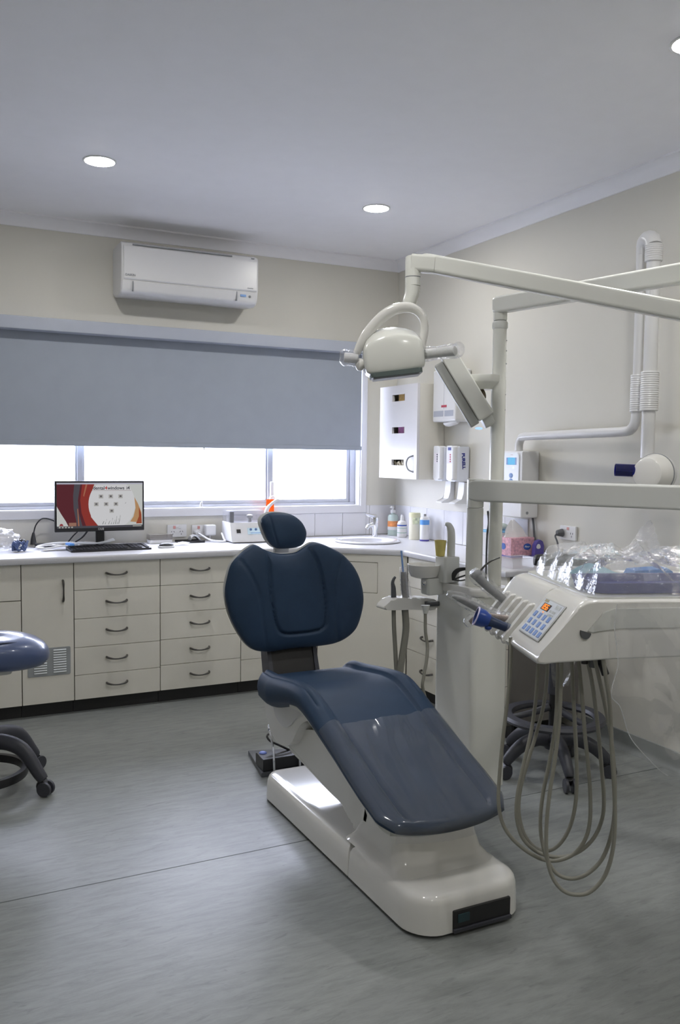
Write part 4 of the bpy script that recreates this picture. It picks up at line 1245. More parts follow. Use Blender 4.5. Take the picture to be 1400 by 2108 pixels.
# socket recess on the front end
fr_ = MB().box(1.425, 1.635, yf - 0.0165, yf + 0.03, 0.012, 0.078, 0.004)
rc = obj('socket_panel', fr_, M_black, ch)
obj('rocker_switch', MB().box(1.440, 1.482, yf - 0.0195, yf - 0.015, 0.040, 0.066, 0.002), mat('teal_black_rocker', (0.02, 0.05, 0.06), 0.3), rc)
obj('lower_lip', MB().box(1.425, 1.635, yf - 0.023, yf - 0.010, 0.012, 0.024, 0.002), M_dark, rc)
# pedestal fairing rising from the front cover under the leg rest
rg = []
for z, xa_, xb_, ya_, yb_, r_ in ((0.118, 1.318, 1.698, 2.19, 2.60, 0.05), (0.128, 1.330, 1.686, 2.225, 2.59, 0.05), (0.15, 1.342, 1.674, 2.255, 2.575, 0.05), (0.20, 1.352, 1.664, 2.275, 2.55, 0.045), (0.26, 1.352, 1.664, 2.275, 2.535, 0.045), (0.31, 1.345, 1.671, 2.262, 2.53, 0.045)):
    rg.append([(x_, y_, z if y_ < 2.9 else z) for x_, y_ in rrect(xa_, xb_, ya_, yb_, r_, 5)])
pf = MB().loft(rg)
for v in pf.bm.verts:
    if v.co.z > 0.29:
        v.co.z += (v.co.y - 2.26) * 0.40
obj('pedestal', pf, M_gloss, ch)
# lift arm: two-sided curved beam from the pedestal up to the seat
la = [(3.16, 0.262), (3.06, 0.335), (2.93, 0.385), (2.80, 0.392), (2.65, 0.345), (2.54, 0.295), (2.494, 0.262), (2.478, 0.235), (2.492, 0.19), (2.52, 0.155), (2.552, 0.140), (2.585, 0.15), (2.64, 0.19), (2.79, 0.205), (2.98, 0.228), (3.10, 0.24)]
obj('lift_arm', MB().prism([(p.x, p.y) for p in catmull([(a, b, 0) for a, b in la], 5, True)], 'x', 1.352, 1.664, 0.010, 3), M_gloss, ch, angle=50)
br = [(3.325, 0.40), (3.262, 0.305), (3.18, 0.268), (3.087, 0.279), (3.03, 0.312), (2.975, 0.375), (2.93, 0.415), (2.86, 0.445), (2.80, 0.455), (2.83, 0.50), (2.93, 0.50), (3.05, 0.455), (3.17, 0.43), (3.29, 0.43)]
obj('seat_bracket', MB().prism([(p.x, p.y) for p in catmull([(a, b, 0) for a, b in br], 5, True)], 'x', 1.315, 1.695, 0.014, 3), M_gloss, ch, angle=50)
br2 = [(3.21, 0.405), (3.16, 0.36), (3.09, 0.355), (3.03, 0.38), (2.98, 0.42), (2.92, 0.452), (3.0, 0.458), (3.1, 0.435)]
obj('bracket_cover', MB().prism([(p.x, p.y) for p in catmull([(a, b, 0) for a, b in br2], 4, True)], 'x', 1.309, 1.701, 0.006, 2), M_white, ch, angle=50)

# seat and leg rest: one cushion swept along the body line
path = [(3.315, 0.505), (3.26, 0.522), (3.16, 0.530), (3.05, 0.545), (2.95, 0.556), (2.86, 0.552), (2.76, 0.522), (2.66, 0.482), (2.54, 0.434), (2.42, 0.386), (2.30, 0.341), (2.20, 0.305)]
pc = catmull([(0, a, b) for a, b in path], 9)
NP = len(pc)
Ls = [0.0]
for a, b in zip(pc, pc[1:]):
    Ls.append(Ls[-1] + (b - a).length)
LT_ = Ls[-1]


def seat_section(i):
    p = pc[i]
    t = (pc[min(i + 1, NP - 1)] - pc[max(i - 1, 0)]).normalized()
    n_ = Vector((0, t.z, -t.y))
    n_ = n_ if n_.z > 0 else -n_
    s = Ls[i] / LT_
    T = float(np.interp(s, [0, 0.12, 0.3, 0.45, 0.7, 1.0], [0.112, 0.125, 0.090, 0.064, 0.050, 0.046]))
    W = float(np.interp(s, [0, 0.05, 0.15, 0.35, 0.5, 0.85, 0.95, 1.0], [0.215, 0.248, 0.258, 0.253, 0.248, 0.246, 0.240, 0.205]))
    bol = float(np.interp(s, [0, 0.1, 0.3, 0.42, 0.6, 0.8, 1], [0.030, 0.030, 0.026, 0.030, 0.016, 0.008, 0.002]))
    dr, df = Ls[i], LT_ - Ls[i]
    sc_ = 1.0
    if dr < 0.05:
        sc_ = math.sqrt(max(0.02, 1 - (1 - dr / 0.05) ** 2))
    if df < 0.03:
        sc_ = min(sc_, math.sqrt(max(0.02, 1 - (1 - df / 0.03) ** 2)))
    return p, t, n_, s, T, W, bol, sc_


NU = 64


def seat_top(i, u, lift=0.0):
    p, t, n_, s, T, W, bol, sc_ = seat_section(i)
    au = abs(u)
    e = math.sqrt(max(0.0, 1 - au ** 7))
    b = bol * float(np.interp(au, [0.0, 0.60, 0.66, 0.80, 0.90, 1.0], [0, 0.0, 0.25, 1.0, 1.0, 0.6]))
    g = -0.010 * math.exp(-((au - 0.655) / 0.022) ** 2) * (1 if s < 0.97 else 0)
    # second seam near the rear bolster
    g2 = -0.006 * math.exp(-((au - 0.86) / 0.016) ** 2) * (1 if s < 0.5 else 0)
    hh = T * 0.5 * e * sc_
    off = -T * 0.5 + hh + (b + g + g2) * sc_
    front = -0.035 * (1 - u * u) * float(np.interp(s, [0.8, 1.0], [0, 1]))
    q = p + n_ * (off + lift) + Vector((CXC - p.x + W * u, 0, 0)) + t * (-front)
    return q, n_


def seat_bot(i, u):
    p, t, n_, s, T, W, bol, sc_ = seat_section(i)
    e = math.sqrt(max(0.0, 1 - abs(u) ** 5))
    off = -T * 0.5 - T * 0.5 * e * sc_
    front = -0.035 * (1 - u * u) * float(np.interp(s, [0.8, 1.0], [0, 1]))
    return p + n_ * off + Vector((CXC - p.x + W * u, 0, 0)) + t * (-front)


us = [math.sin(PI / 2 * (-1 + 2 * k / NU)) * 0.5 + 0.5 * (-1 + 2 * k / NU) for k in range(NU + 1)]
rg = []
for i in range(NP):
    top = [seat_top(i, u)[0] for u in us]
    bot = [seat_bot(i, u) for u in reversed(us[1:-1:3])]
    rg.append(top + bot)
obj('seat_cushion', MB().loft(rg), M_navy, ch, angle=60)
g = MB()
for sg in (-1, 1):
    pts = [seat_top(i, sg * 0.655, 0.0006)[0] for i in range(4, NP - 4)]
    g.tube(pts, 0.0016, 5)
obj('seat_seam', g, M_stitch, ch)
# under-tray edge strip of the leg rest
g = MB()
rg = []
for i in range(int(NP * 0.36), NP - 3, 2):
    rg.append([seat_bot(i, u) - Vector((0, 0, 0.001)) for u in (-0.93, -0.5, 0, 0.5, 0.93)] + [seat_bot(i, u) - Vector((0, 0, 0.014)) for u in (0.93, 0.5, 0, -0.5, -0.93)])
obj('legrest_shell', g.loft(rg), M_enamel2, ch)


# backrest and headrest cushions: outline in the picture plane of the chair, inflated both ways, seams pressed in
def seg_dist(px, pz, line):
    d = np.full(px.shape, 1e9)
    for (ax, az), (bx_, bz_) in zip(line, line[1:]):
        vx, vz = bx_ - ax, bz_ - az
        L = vx * vx + vz * vz + 1e-12
        t = np.clip(((px - ax) * vx + (pz - az) * vz) / L, 0, 1)
        d = np.minimum(d, np.hypot(px - ax - t * vx, pz - az - t * vz))
    return d


def cushion(outline, yc, tilt, tf, tb, seams, gd=0.006, gw=0.006, power=5.0, K=46, N=220, per=6, centre=None, panel=None):
    oc = catmull([(a, b, 0) for a, b in outline], per, True)
    O = np.array([(p.x, p.y) for p in oc])
    d = np.hypot(*(np.roll(O, -1, 0) - O).T)
    s = np.concatenate([[0], np.cumsum(d)])
    O2 = np.vstack([O, O[:1]])
    ss = np.linspace(0, s[-1], N, endpoint=False)
    O = np.stack([np.interp(ss, s, O2[:, 0]), np.interp(ss, s, O2[:, 1])], 1)
    c = np.array(centre) if centre else O.mean(0)
    t = np.linspace(0, 1, K)
    k = 1 - (0.30 * t ** 2.2 + 0.70 * t) * 0.995
    mb = MB()
    z0 = O[:, 1].min()

    def layer(sign, th, sl):
        rows = []
        for ki in k[::(1 if sl else 3)]:
            P = c + (O - c) * ki
            h = th * math.sqrt(max(0.0, 1 - ki ** power))
            hh = np.full(N, h)
            if sl:
                for ln, dep_ in sl:
                    hh = hh - dep_ * np.exp(-(seg_dist(P[:, 0], P[:, 1], ln) / gw) ** 2) * min(1.0, h / (0.5 * th))
            yy = yc + tilt * (P[:, 1] - z0) + sign * hh
            rows.append([(float(P[j, 0]), float(yy[j]), float(P[j, 1])) for j in range(N)])
        return rows
    F = layer(-1, tf, seams)
    B = layer(1, tb, [])
    mb.loft(F, False, True)
    mb.loft(B, False, True)
    bmesh.ops.remove_doubles(mb.bm, verts=mb.bm.verts[:], dist=1e-5)
    return mb


YBK = 3.41
bo_px = [(1.318, 1.041), (1.364, 1.017), (1.425, 0.9997), (1.498, 1.001), (1.54, 1.021), (1.581, 1.041), (1.621, 1.037), (1.665, 1.02), (1.73, 0.9854), (1.787, 0.9281), (1.82, 0.8615), (1.833, 0.7847), (1.821, 0.7162), (1.793, 0.652), (1.746, 0.6136), (1.686, 0.5925), (1.603, 0.5867), (1.475, 0.5873), (1.385, 0.5828), (1.318, 0.5909), (1.279, 0.6132), (1.242, 0.6599), (1.206, 0.7289), (1.186, 0.7945), (1.179, 0.8523), (1.189, 0.9057), (1.208, 0.9622), (1.244, 1.001), (1.28, 1.028)]
sm_panel = [(1.364, 1.012), (1.365, 0.9383), (1.371, 0.8346), (1.383, 0.7409), (1.397, 0.6915), (1.422, 0.6642), (1.479, 0.6575), (1.572, 0.6608), (1.607, 0.671), (1.625, 0.6977), (1.627, 0.776), (1.614, 0.8726), (1.594, 0.9586), (1.563, 1.018)]
sm_left = [(1.244, 0.98), (1.273, 0.9385), (1.306, 0.8683), (1.325, 0.7957), (1.335, 0.6922), (1.355, 0.5897)]
sm_right = [(1.73, 0.9789), (1.697, 0.9226), (1.676, 0.838), (1.675, 0.7293), (1.691, 0.6032)]


def smooth2(l):
    return [(p.x, p.y) for p in catmull([(a, b, 0) for a, b in l], 6)]


obj('backrest', cushion(bo_px, YBK, 0.075, 0.045, 0.030, [(smooth2(sm_panel), 0.012), (smooth2(sm_left), 0.006), (smooth2(sm_right), 0.006)], gw=0.0065), M_navy, ch, angle=70)
# white shell behind the backrest, just wider than the cushion
cx_, cz_ = np.mean(np.array(bo_px), 0)
sh_px = [(cx_ + (a - cx_) * 1.004, cz_ + (b - cz_) * 1.004) for a, b in bo_px]
obj('back_shell', cushion(sh_px, YBK + 0.022, 0.075, 0.004, 0.024, [], K=12, N=120), M_enamel2, ch, angle=60)
post = MB()
post.loft([[(1.385, 3.40, 0.46), (1.595, 3.40, 0.44), (1.595, 3.47, 0.44), (1.385, 3.47, 0.46)], [(1.392, 3.43, 0.55), (1.585, 3.43, 0.55), (1.585, 3.50, 0.55), (1.392, 3.50, 0.55)], [(1.392, 3.47, 0.66), (1.585, 3.47, 0.66), (1.585, 3.52, 0.66), (1.392, 3.52, 0.66)]])
obj('back_post', post, mat('satin_black_post', (0.022, 0.021, 0.022), 0.4), ch, angle=30)
for xa_ in (1.372, 1.588):
    obj('post_cover', MB().loft([[(xa_, 3.39, 0.45), (xa_ + 0.02, 3.39, 0.45), (xa_ + 0.02, 3.48, 0.45), (xa_, 3.48, 0.45)], [(xa_, 3.425, 0.55), (xa_ + 0.018, 3.425, 0.55), (xa_ + 0.018, 3.505, 0.55), (xa_, 3.505, 0.55)], [(xa_ + 0.002, 3.465, 0.66), (xa_ + 0.018, 3.465, 0.66), (xa_ + 0.018, 3.525, 0.66), (xa_ + 0.002, 3.525, 0.66)]]), M_dark, ch)
g = MB()
g.box(1.395, 1.585, 3.30, 3.45, 0.43, 0.475, 0.006)
obj('hinge_block', g, M_dark, ch)
hd_px = [(1.375, 1.13), (1.391, 1.157), (1.425, 1.17), (1.483, 1.169), (1.529, 1.157), (1.567, 1.128), (1.587, 1.093), (1.589, 1.064), (1.575, 1.032), (1.547, 1.016), (1.5, 1.011), (1.449, 1.013), (1.422, 1.027), (1.403, 1.051), (1.389, 1.081)]
hs_line = smooth2([(1.409, 1.164), (1.414, 1.129), (1.426, 1.08), (1.445, 1.019)])
obj('headrest', cushion(hd_px, 3.515, 0.10, 0.038, 0.030, [(hs_line, 0.005)], K=30, N=140, gw=0.004, power=3.5), M_navy, ch, angle=70)
hs_px = [(a * 1.0, b) for a, b in hd_px]
mx_, mz_ = np.mean(np.array(hd_px), 0)
obj('headrest_shell', cushion([(mx_ + (a - mx_) * 1.02, mz_ + (b - mz_) * 1.02) for a, b in hd_px], 3.548, 0.10, 0.005, 0.02, [], K=10, N=100), M_enamel2, ch, angle=60)
obj('headrest_bar', MB().box(1.452, 1.522, 3.55, 3.575, 0.90, 1.10, 0.006), M_steel, ch)

# clear plastic cover over the lower leg rest
pcv = thing('plastic_leg_cover', 'clear wrinkled plastic cover over the lower leg rest of the chair', 'cover', (CXC, 2.35, 0.3))
i0 = next(i for i in range(NP) if Ls[i] / LT_ > 0.575)
rows = []
for i in range(i0, NP):
    row = []
    for k in range(0, 97):
        u = -1.0 + 2.0 * k / 96
        q, n_ = seat_top(i, u, 0.0)
        w1 = abs(noise.noise(Vector((u * 3.6 + 3 + i * 0.03, i * 0.055, 1.7)))) * 0.020
        w2 = noise.noise(Vector((u * 7.0 + i * 0.09, i * 0.05, 4.1))) * 0.0045
        ed = min(1, (1 - abs(u)) / 0.1)
        fl = 0.004 + (w1 + abs(w2)) * ed * (0.12 + 0.88 * math.exp(-((i - i0) / 15.0) ** 2))
        row.append(q + n_ * fl)
    rows.append(row)
# fold down over the foot end
last = rows[-1]
rows.append([p + Vector((0, -0.006, -0.016)) for p in last])
rows.append([p + Vector((0, -0.003, -0.036)) for p in last])
obj('film', MB().grid(rows), M_chairfilm, pcv, angle=60, normals=False)

# foot control behind the base
fp = thing('foot_control', 'black foot control with blue buttons and chrome wire handle behind the chair', 'foot pedal', (1.49, 3.66, 0))
obj('plate', MB().prism([(1.375, 3.50), (1.60, 3.50), (1.635, 3.74), (1.425, 3.80)], 'z', 0.0, 0.022, 0.004), M_darkgrey, fp)
obj('block', MB().prism([(1.385, 3.505), (1.60, 3.505), (1.60, 3.60), (1.39, 3.61)], 'z', 0.0225, 0.078, 0.006), M_black, fp)
for x_, y_ in ((1.415, 3.585), (1.575, 3.57)):
    obj('button', MB().ell((x_, y_, 0.079), (0.018, 0.018, 0.008), 16, 8), mat('blue_pedal_button', (0.14, 0.20, 0.55), 0.35), fp)
obj('wire_handle', MB().tube([(1.432, 3.49, 0.01), (1.428, 3.49, 0.10), (1.422, 3.50, 0.17), (1.418, 3.52, 0.205), (1.430, 3.545, 0.216), (1.50, 3.56, 0.216), (1.545, 3.53, 0.205), (1.55, 3.50, 0.17), (1.553, 3.49, 0.10), (1.556, 3.49, 0.01)], 0.0055, 9, per=5), M_chrome, fp)
obj('cord', MB().tube([(1.555, 3.57, 0.07), (1.50, 3.585, 0.10), (1.455, 3.60, 0.125), (1.45, 3.62, 0.145), (1.49, 3.63, 0.150), (1.56, 3.61, 0.13), (1.62, 3.58, 0.06), (1.66, 3.52, 0.006)], 0.005, 8, per=5), M_black, fp)

# ==================================================================== delivery cart, pole, arms, lamp
ca = thing('treatment_cart', 'slim white treatment cart cabinet with spittoon bowl and cup stand', 'cart', (2.03, 2.87, 0))
obj('cabinet', MB().prism(rrect(1.950, 2.118, 2.735, 3.012, 0.022, 5), 'z', 0.115, 0.880, 0.004), M_enamel, ca)
obj('kickboard', MB().prism(rrect(1.962, 2.106, 2.747, 3.0, 0.02, 4), 'z', 0.0, 0.116), M_dark, ca)
obj('top_cover', MB().prism(rrect(1.944, 2.124, 2.722, 3.018, 0.045, 6), 'z', 0.881, 0.914, 0.011, 3), M_gloss, ca)
obj('spittoon_block', MB().prism(rrect(1.925, 2.000, 2.905, 2.985, 0.012, 4), 'z', 0.9145, 1.020, 0.006), M_enamel2, ca)
obj('water_spout', MB().tube([(1.972, 2.935, 1.012), (1.972, 2.935, 1.09), (1.970, 2.936, 1.125), (1.962, 2.94, 1.147), (1.948, 2.947, 1.152)], [0.0165, 0.0165, 0.016, 0.012, 0.006], 14, per=5), M_enamel2, ca)
obj('bowl', MB().lathe([(0.0005, -0.048), (0.035, -0.047), (0.055, -0.040), (0.064, -0.020), (0.070, 0.006), (0.070, 0.009), (0.066, 0.009), (0.058, -0.010), (0.045, -0.030), (0.0005, -0.036)], (1.886, 3.0, 0.975), 40), M_gloss, ca)
obj('bowl_support', MB().prism(rrect(1.872, 1.955, 2.945, 3.01, 0.014, 4), 'z', 0.862, 0.932, 0.008), M_enamel2, ca)
obj('knob', MB().ell((1.868, 2.965, 0.912), (0.010, 0.010, 0.012), 14, 8), M_chrome, ca)
# assistant's instrument rail on its swivel
rail = [(1.7472, 0.7951), (1.766, 0.8191), (1.789, 0.8369), (1.8361, 0.84), (1.8653, 0.8327), (1.8967, 0.8411), (1.952, 0.8327), (1.952, 0.8202), (1.952, 0.8034), (1.952, 0.7951), (1.9228, 0.7878), (1.8601, 0.7909), (1.7765, 0.7888)]
AM = Matrix(((1, 0, 0, 0), (-0.42, 1, 0, 3.856), (0, 0, 1, 0), (0, 0, 0, 1)))
obj('instrument_rail', MB().prism([(p.x, p.y) for p in catmull([(a, b, 0) for a, b in rail], 4, True)], 'y', -0.035, 0.035, 0.008, 3).xf(AM), M_gloss, ca, angle=50)
obj('rail_swivel', MB().cyl((1.905, 3.02, 0.815), (1.955, 2.985, 0.82), 0.011), M_darkgrey, ca)
obj('small_ejector', MB().tube([(1.8016, 3.0984, 0.8348), (1.7995, 3.0984, 0.8766), (1.7953, 3.0984, 0.8996), (1.7995, 3.0953, 0.9163), (1.8058, 3.0932, 0.9236)], [0.012, 0.010, 0.007, 0.006, 0.005], 10, per=4), M_darkgrey, ca)
obj('suction_handle', MB().tube([(1.8476, 3.0775, 0.8369), (1.8434, 3.0796, 0.8766), (1.8392, 3.0817, 0.9236), (1.8371, 3.0827, 0.9445)], [0.016, 0.015, 0.013, 0.011], 12, per=4), M_steel, ca)
obj('blue_straw', MB().tube([(1.8361, 3.0827, 0.9393), (1.8267, 3.0848, 1.0333)], 0.0042, 8), mat('blue_straw', (0.22, 0.36, 0.68), 0.35), ca)
obj('handle_sleeve', crinkle(MB().tube([(1.8496, 3.0765, 0.8411), (1.8444, 3.0786, 0.8871), (1.8382, 3.0817, 0.9477), (1.8361, 3.0827, 0.9654)], [0.022, 0.019, 0.017, 0.012], 24, per=9), 0.003, 80.0), M_sleeve, ca, angle=25)
obj('suction_hose', MB().tube([(1.8444, 3.0775, 0.7888), (1.8476, 3.0723, 0.7094), (1.8361, 3.0702, 0.6258), (1.8225, 3.0692, 0.5422), (1.8152, 3.0671, 0.4586), (1.83, 3.06, 0.34), (1.90, 3.02, 0.26), (1.952, 2.98, 0.25)], 0.0145, 12, per=6), M_hose, ca)
obj('ejector_hose', MB().tube([(1.8005, 3.0953, 0.7888), (1.8026, 3.0932, 0.7094), (1.8078, 3.0901, 0.6258), (1.8131, 3.0880, 0.5422), (1.8204, 3.0827, 0.4586), (1.85, 3.08, 0.36), (1.91, 3.03, 0.31), (1.952, 2.99, 0.30)], 0.009, 10, per=6), M_hose, ca)
obj('water_hose', MB().tube([(1.835, 2.904, 0.8098), (1.834, 2.899, 0.7288), (1.84, 2.892, 0.671), (1.83, 2.881, 0.6154), (1.815, 2.874, 0.5601), (1.811, 2.872, 0.5025), (1.88, 2.9, 0.38), (1.952, 2.9, 0.33)], 0.0065, 10, per=6), M_hose, ca)
obj('hose_ferrule', MB().tube([(1.836, 2.905, 0.833), (1.836, 2.904, 0.8175), (1.835, 2.903, 0.8002)], [0.018, 0.013, 0.009], 12), M_enamel2, ca)
cu_ = thing('plastic_cup', 'yellow plastic cup standing on the spittoon block', 'cup', (1.9375, 2.958, 1.0205))
t = MB().lathe([(0.0005, 0.001), (0.018, 0.001), (0.024, 0.062), (0.0248, 0.062), (0.0248, 0.064), (0.0228, 0.064), (0.017, 0.004), (0.0005, 0.003)], (-0.004, -0.003, 0), 28)
obj('wall', t, M_yellow, cu_, local=True)
sg_ = thing('safety_glasses', 'dark wraparound safety glasses folded on the cart top', 'glasses', (1.99, 2.83, 0.9145))
t = MB().tube([(1.948, 2.879, 0.9298), (1.952, 2.879, 0.9551), (1.966, 2.873, 0.9708), (1.99, 2.861, 0.9769), (2.007, 2.852, 0.9752)], [0.006, 0.012, 0.011, 0.007, 0.005], 10, per=5, flat=0.5)
obj('lens', t, M_black, sg_)
t = MB().tube([(1.957, 2.886, 0.9323), (1.978, 2.876, 0.9423), (2.002, 2.864, 0.9524), (2.01, 2.861, 0.9622)], 0.0035, 8, per=4)
t.tube([(1.957, 2.886, 0.9304), (1.981, 2.873, 0.9287), (2.009, 2.86, 0.9369)], 0.003, 8, per=4)
obj('temple_arm', t, M_black, sg_)

lp = thing('pole_and_lamp', 'white column with jointed overhead arms carrying the dental lamp', 'dental lamp', (2.08, 2.79, 0.915))
PXY = (2.091, 2.801)
obj('pole', MB().cyl((PXY[0], PXY[1], 0.9145), (PXY[0], PXY[1], 1.93), 0.027, n=28), M_enamel, lp)
obj('pole_sleeve', MB().cyl((PXY[0], PXY[1], 1.262), (PXY[0], PXY[1], 1.730), 0.0285, n=28, bev=0.001), M_enamel, lp)
obj('pole_collar', MB().lathe([(0.0275, 1.925), (0.031, 1.930), (0.031, 1.948), (0.0265, 1.956)], (PXY[0], PXY[1], 0), 28), M_enamel2, lp)
obj('pole_head', MB().cyl((PXY[0], PXY[1], 1.957), (PXY[0], PXY[1], 2.048), 0.027, n=28, bev=0.006), M_enamel, lp)
for z in (1.88, 1.84, 1.79, 1.67, 1.61):
    obj('screw', MB().ell((PXY[0] + 0.016, PXY[1] - 0.0235, z), (0.0025, 0.0025, 0.0025), 8, 6), M_mark, lp)


def beam(p0, p1, h0, w0, h1=None, w1=None, r=0.012):
    """Rounded rectangular arm from p0 to p1."""
    p0, p1 = Vector(p0), Vector(p1)
    h1, w1 = h1 or h0, w1 or w0
    d = (p1 - p0).normalized()
    s = d.cross(Vector((0, 0, 1))).normalized()
    u = s.cross(d)
    t = MB()
    rg = []
    for f, k in ((0.0, 0.86), (0.012, 0.97), (0.03, 1.0), (0.97, 1.0), (0.988, 0.97), (1.0, 0.86)):
        h, w_ = (h0 + (h1 - h0) * f) * k, (w0 + (w1 - w0) * f) * k
        c = p0 + (p1 - p0) * f
        rg.append([c + s * a + u * b for a, b in rrect(-w_ / 2, w_ / 2, -h / 2, h / 2, min(r, h * 0.35, w_ * 0.35), 4)])
    return t.loft(rg)


E0 = Vector((2.118, 2.838, 2.015))
E1 = Vector((2.245, 2.058, 2.018))
ed = (E1 - E0)
EX = E0 + ed * 1.16
EX.z = E0.z + 0.003
obj('rear_arm', beam((PXY[0] - 0.01, PXY[1] + 0.015, 2.018), (EX.x, EX.y, 2.02), 0.066, 0.052), M_enamel, lp)
L0 = Vector((1.578, 2.53, 2.074))
L1 = Vector((2.099, 1.919, 1.88))
LX = L1 + (EX - L1) * 0.0 + (L1 - L0) * 0.07
obj('elbow_post', MB().cyl((EX.x - 0.0, EX.y, 2.05), (EX.x, EX.y, LX.z - 0.03), 0.028, n=24, bev=0.006), M_enamel2, lp)
obj('front_arm', beam(L0 - (L1 - L0) * 0.02, (EX.x, EX.y, LX.z), 0.060, 0.048), M_enamel, lp)
obj('arm_seam', MB().lathe([(0.028, 0), (0.031, 0.002), (0.031, 0.004), (0.028, 0.006)], L0 + Vector((0.0, 0.0, 0.0)), 24, Matrix.Rotation(math.radians(90), 4, 'Y')), M_mark, lp)
KN = [Vector((1.537, 2.551, 2.095)), Vector((1.537, 2.55, 2.067)), Vector((1.535, 2.545, 1.994)), Vector((1.532, 2.545, 1.966)), Vector((1.523, 2.547, 1.94)), Vector((1.516, 2.549, 1.912))]
obj('knuckle', MB().tube([KN[0], KN[0] + Vector((0, 0, -0.004)), KN[1], KN[2]], [0.022, 0.0255, 0.0262, 0.0262], 20), M_enamel, lp)
obj('knuckle_joint', beam(L0 + Vector((-0.05, 0.02, -0.002)), L0 + Vector((0.02, -0.02, -0.008)), 0.058, 0.045), M_enamel, lp)
obj('neck', MB().tube([KN[2], KN[3], KN[4], KN[5]], [0.026, 0.0255, 0.023, 0.017], 18, per=5), M_enamel, lp)
obj('neck_ring', MB().tube([Vector((1.536, 2.547, 2.026)), Vector((1.536, 2.547, 2.023))], 0.0268, 20), M_mark, lp)
# bail (yoke) round the head
yk = [Vector((1.361, 2.615, 1.766)), Vector((1.378, 2.61, 1.804)), Vector((1.404, 2.6, 1.845)), Vector((1.44, 2.585, 1.886)), Vector((1.478, 2.568, 1.911)), Vector((1.516, 2.549, 1.918)), Vector((1.542, 2.535, 1.909)), Vector((1.561, 2.524, 1.885)), Vector((1.566, 2.519, 1.847)), Vector((1.56, 2.519, 1.806)), Vector((1.555, 2.519, 1.769))]
for i, p in enumerate(yk):
    k = math.sin(PI * i / (len(yk) - 1))
    p += Vector((-0.03, -0.06, 0.0)) * k * 0.5
obj('yoke', MB().tube(yk, [0.013, 0.0165, 0.019, 0.020, 0.0195, 0.018, 0.016, 0.015, 0.0145, 0.0135, 0.012], 16, per=6, flat=0.8), M_gloss, lp)
# lamp head: rounded housing, dark lens recess underneath
hx = Vector((1.466, 2.564, 1.777))
ax_ = (Vector((1.555, 2.52, 1.782)) - Vector((1.37, 2.61, 1.755))).normalized()
ay_ = Vector((0, 0, 1)).cross(ax_).normalized()
az_ = ax_.cross(ay_)
if az_.z < 0:
    ay_, az_ = -ay_, -az_
LM = Matrix(((ax_.x, ay_.x, az_.x, hx.x), (ax_.y, ay_.y, az_.y, hx.y), (ax_.z, ay_.z, az_.z, hx.z), (0, 0, 0, 1)))
rg = []
for x_, zt, zb, yt, yb_ in ((-0.098, 0.000, -0.052, -0.045, 0.05), (-0.093, 0.024, -0.068, -0.062, 0.078), (-0.080, 0.050, -0.076, -0.072, 0.09), (-0.055, 0.070, -0.080, -0.077, 0.10), (-0.02, 0.080, -0.081, -0.080, 0.10), (0.02, 0.080, -0.081, -0.080, 0.10), (0.055, 0.072, -0.080, -0.079, 0.095), (0.085, 0.058, -0.077, -0.075, 0.09), (0.099, 0.040, -0.070, -0.068, 0.08), (0.105, 0.010, -0.055, -0.05, 0.06)):
    pts = [(-0.95, -0.80), (-1.0, -0.3), (-0.98, 0.25), (-0.92, 0.52), (-0.78, 0.64), (-0.40, 0.86), (0.05, 1.0), (0.50, 0.95), (0.88, 0.68), (1.0, 0.2), (1.0, -0.4), (0.93, -0.85), (0.75, -0.98), (0.3, -1.0), (-0.3, -1.0), (-0.82, -0.97)]
    cy_, ry = (yt + yb_) / 2, (yb_ - yt) / 2
    czz, rz = (zt + zb) / 2, (zt - zb) / 2
    pp = catmull([(x_, cy_ + a * ry, czz + b * rz) for a, b in pts], 3, True)
    rg.append([LM @ p for p in pp])
obj('lamp_head', MB().loft(rg), M_enamel, lp, angle=55)
ln = MB()
ln.prism(rrect(-0.082, 0.090, -0.081, 0.03, 0.016, 5), 'z', -0.0885, -0.073, 0.003)
obj('lens_rim', ln.xf(LM), mat('grey_green_rim', (0.10, 0.13, 0.125), 0.35), lp)
ln = MB()
ln.prism(rrect(-0.074, 0.082, -0.068, 0.024, 0.014, 5), 'z', -0.094, -0.0882)
obj('lens', ln.xf(LM), mat('pale_lens', (0.34, 0.36, 0.40), 0.35), lp)
obj('sensor', MB().box(0.0, 0.03, -0.071, -0.05, -0.088, -0.078, 0.002).xf(LM), M_darkgrey, lp)
# handles wrapped in film
hl0, hl1 = Vector((1.367, 2.612, 1.75)), Vector((1.323, 2.634, 1.753))
obj('handle', MB().cyl(hl0, hl1, 0.017, n=16, bev=0.004), M_white, lp)
obj('handle_wrap', crinkle(MB().tube([hl0, hl0 + (hl1 - hl0) * 0.3, hl0 + (hl1 - hl0) * 0.7, hl1, hl1 + (hl1 - hl0) * 0.25], [0.022, 0.027, 0.024, 0.027, 0.016], 26, per=9), 0.004, 70.0), M_sleeve, lp, angle=25)
hr0, hr1 = Vector((1.554, 2.519, 1.765)), Vector((1.615, 2.4, 1.77))
obj('handle', MB().cyl(hr0, hr1, 0.0165, n=16, bev=0.004), M_enamel2, lp)
obj('handle_wrap', crinkle(MB().tube([hr0, hr0 + (hr1 - hr0) * 0.2, hr0 + (hr1 - hr0) * 0.5, hr0 + (hr1 - hr0) * 0.9, hr1 + (hr1 - hr0) * 0.05, hr1 + Vector((0.012, 0, 0.018))], [0.020, 0.0225, 0.0205, 0.023, 0.021, 0.016], 26, per=9), 0.004, 70.0), M_sleeve, lp, angle=25)
obj('handle_boss', MB().ell(hl0 + Vector((0.006, 0, -0.02)), (0.016, 0.02, 0.022), 14, 8), M_gloss, lp)

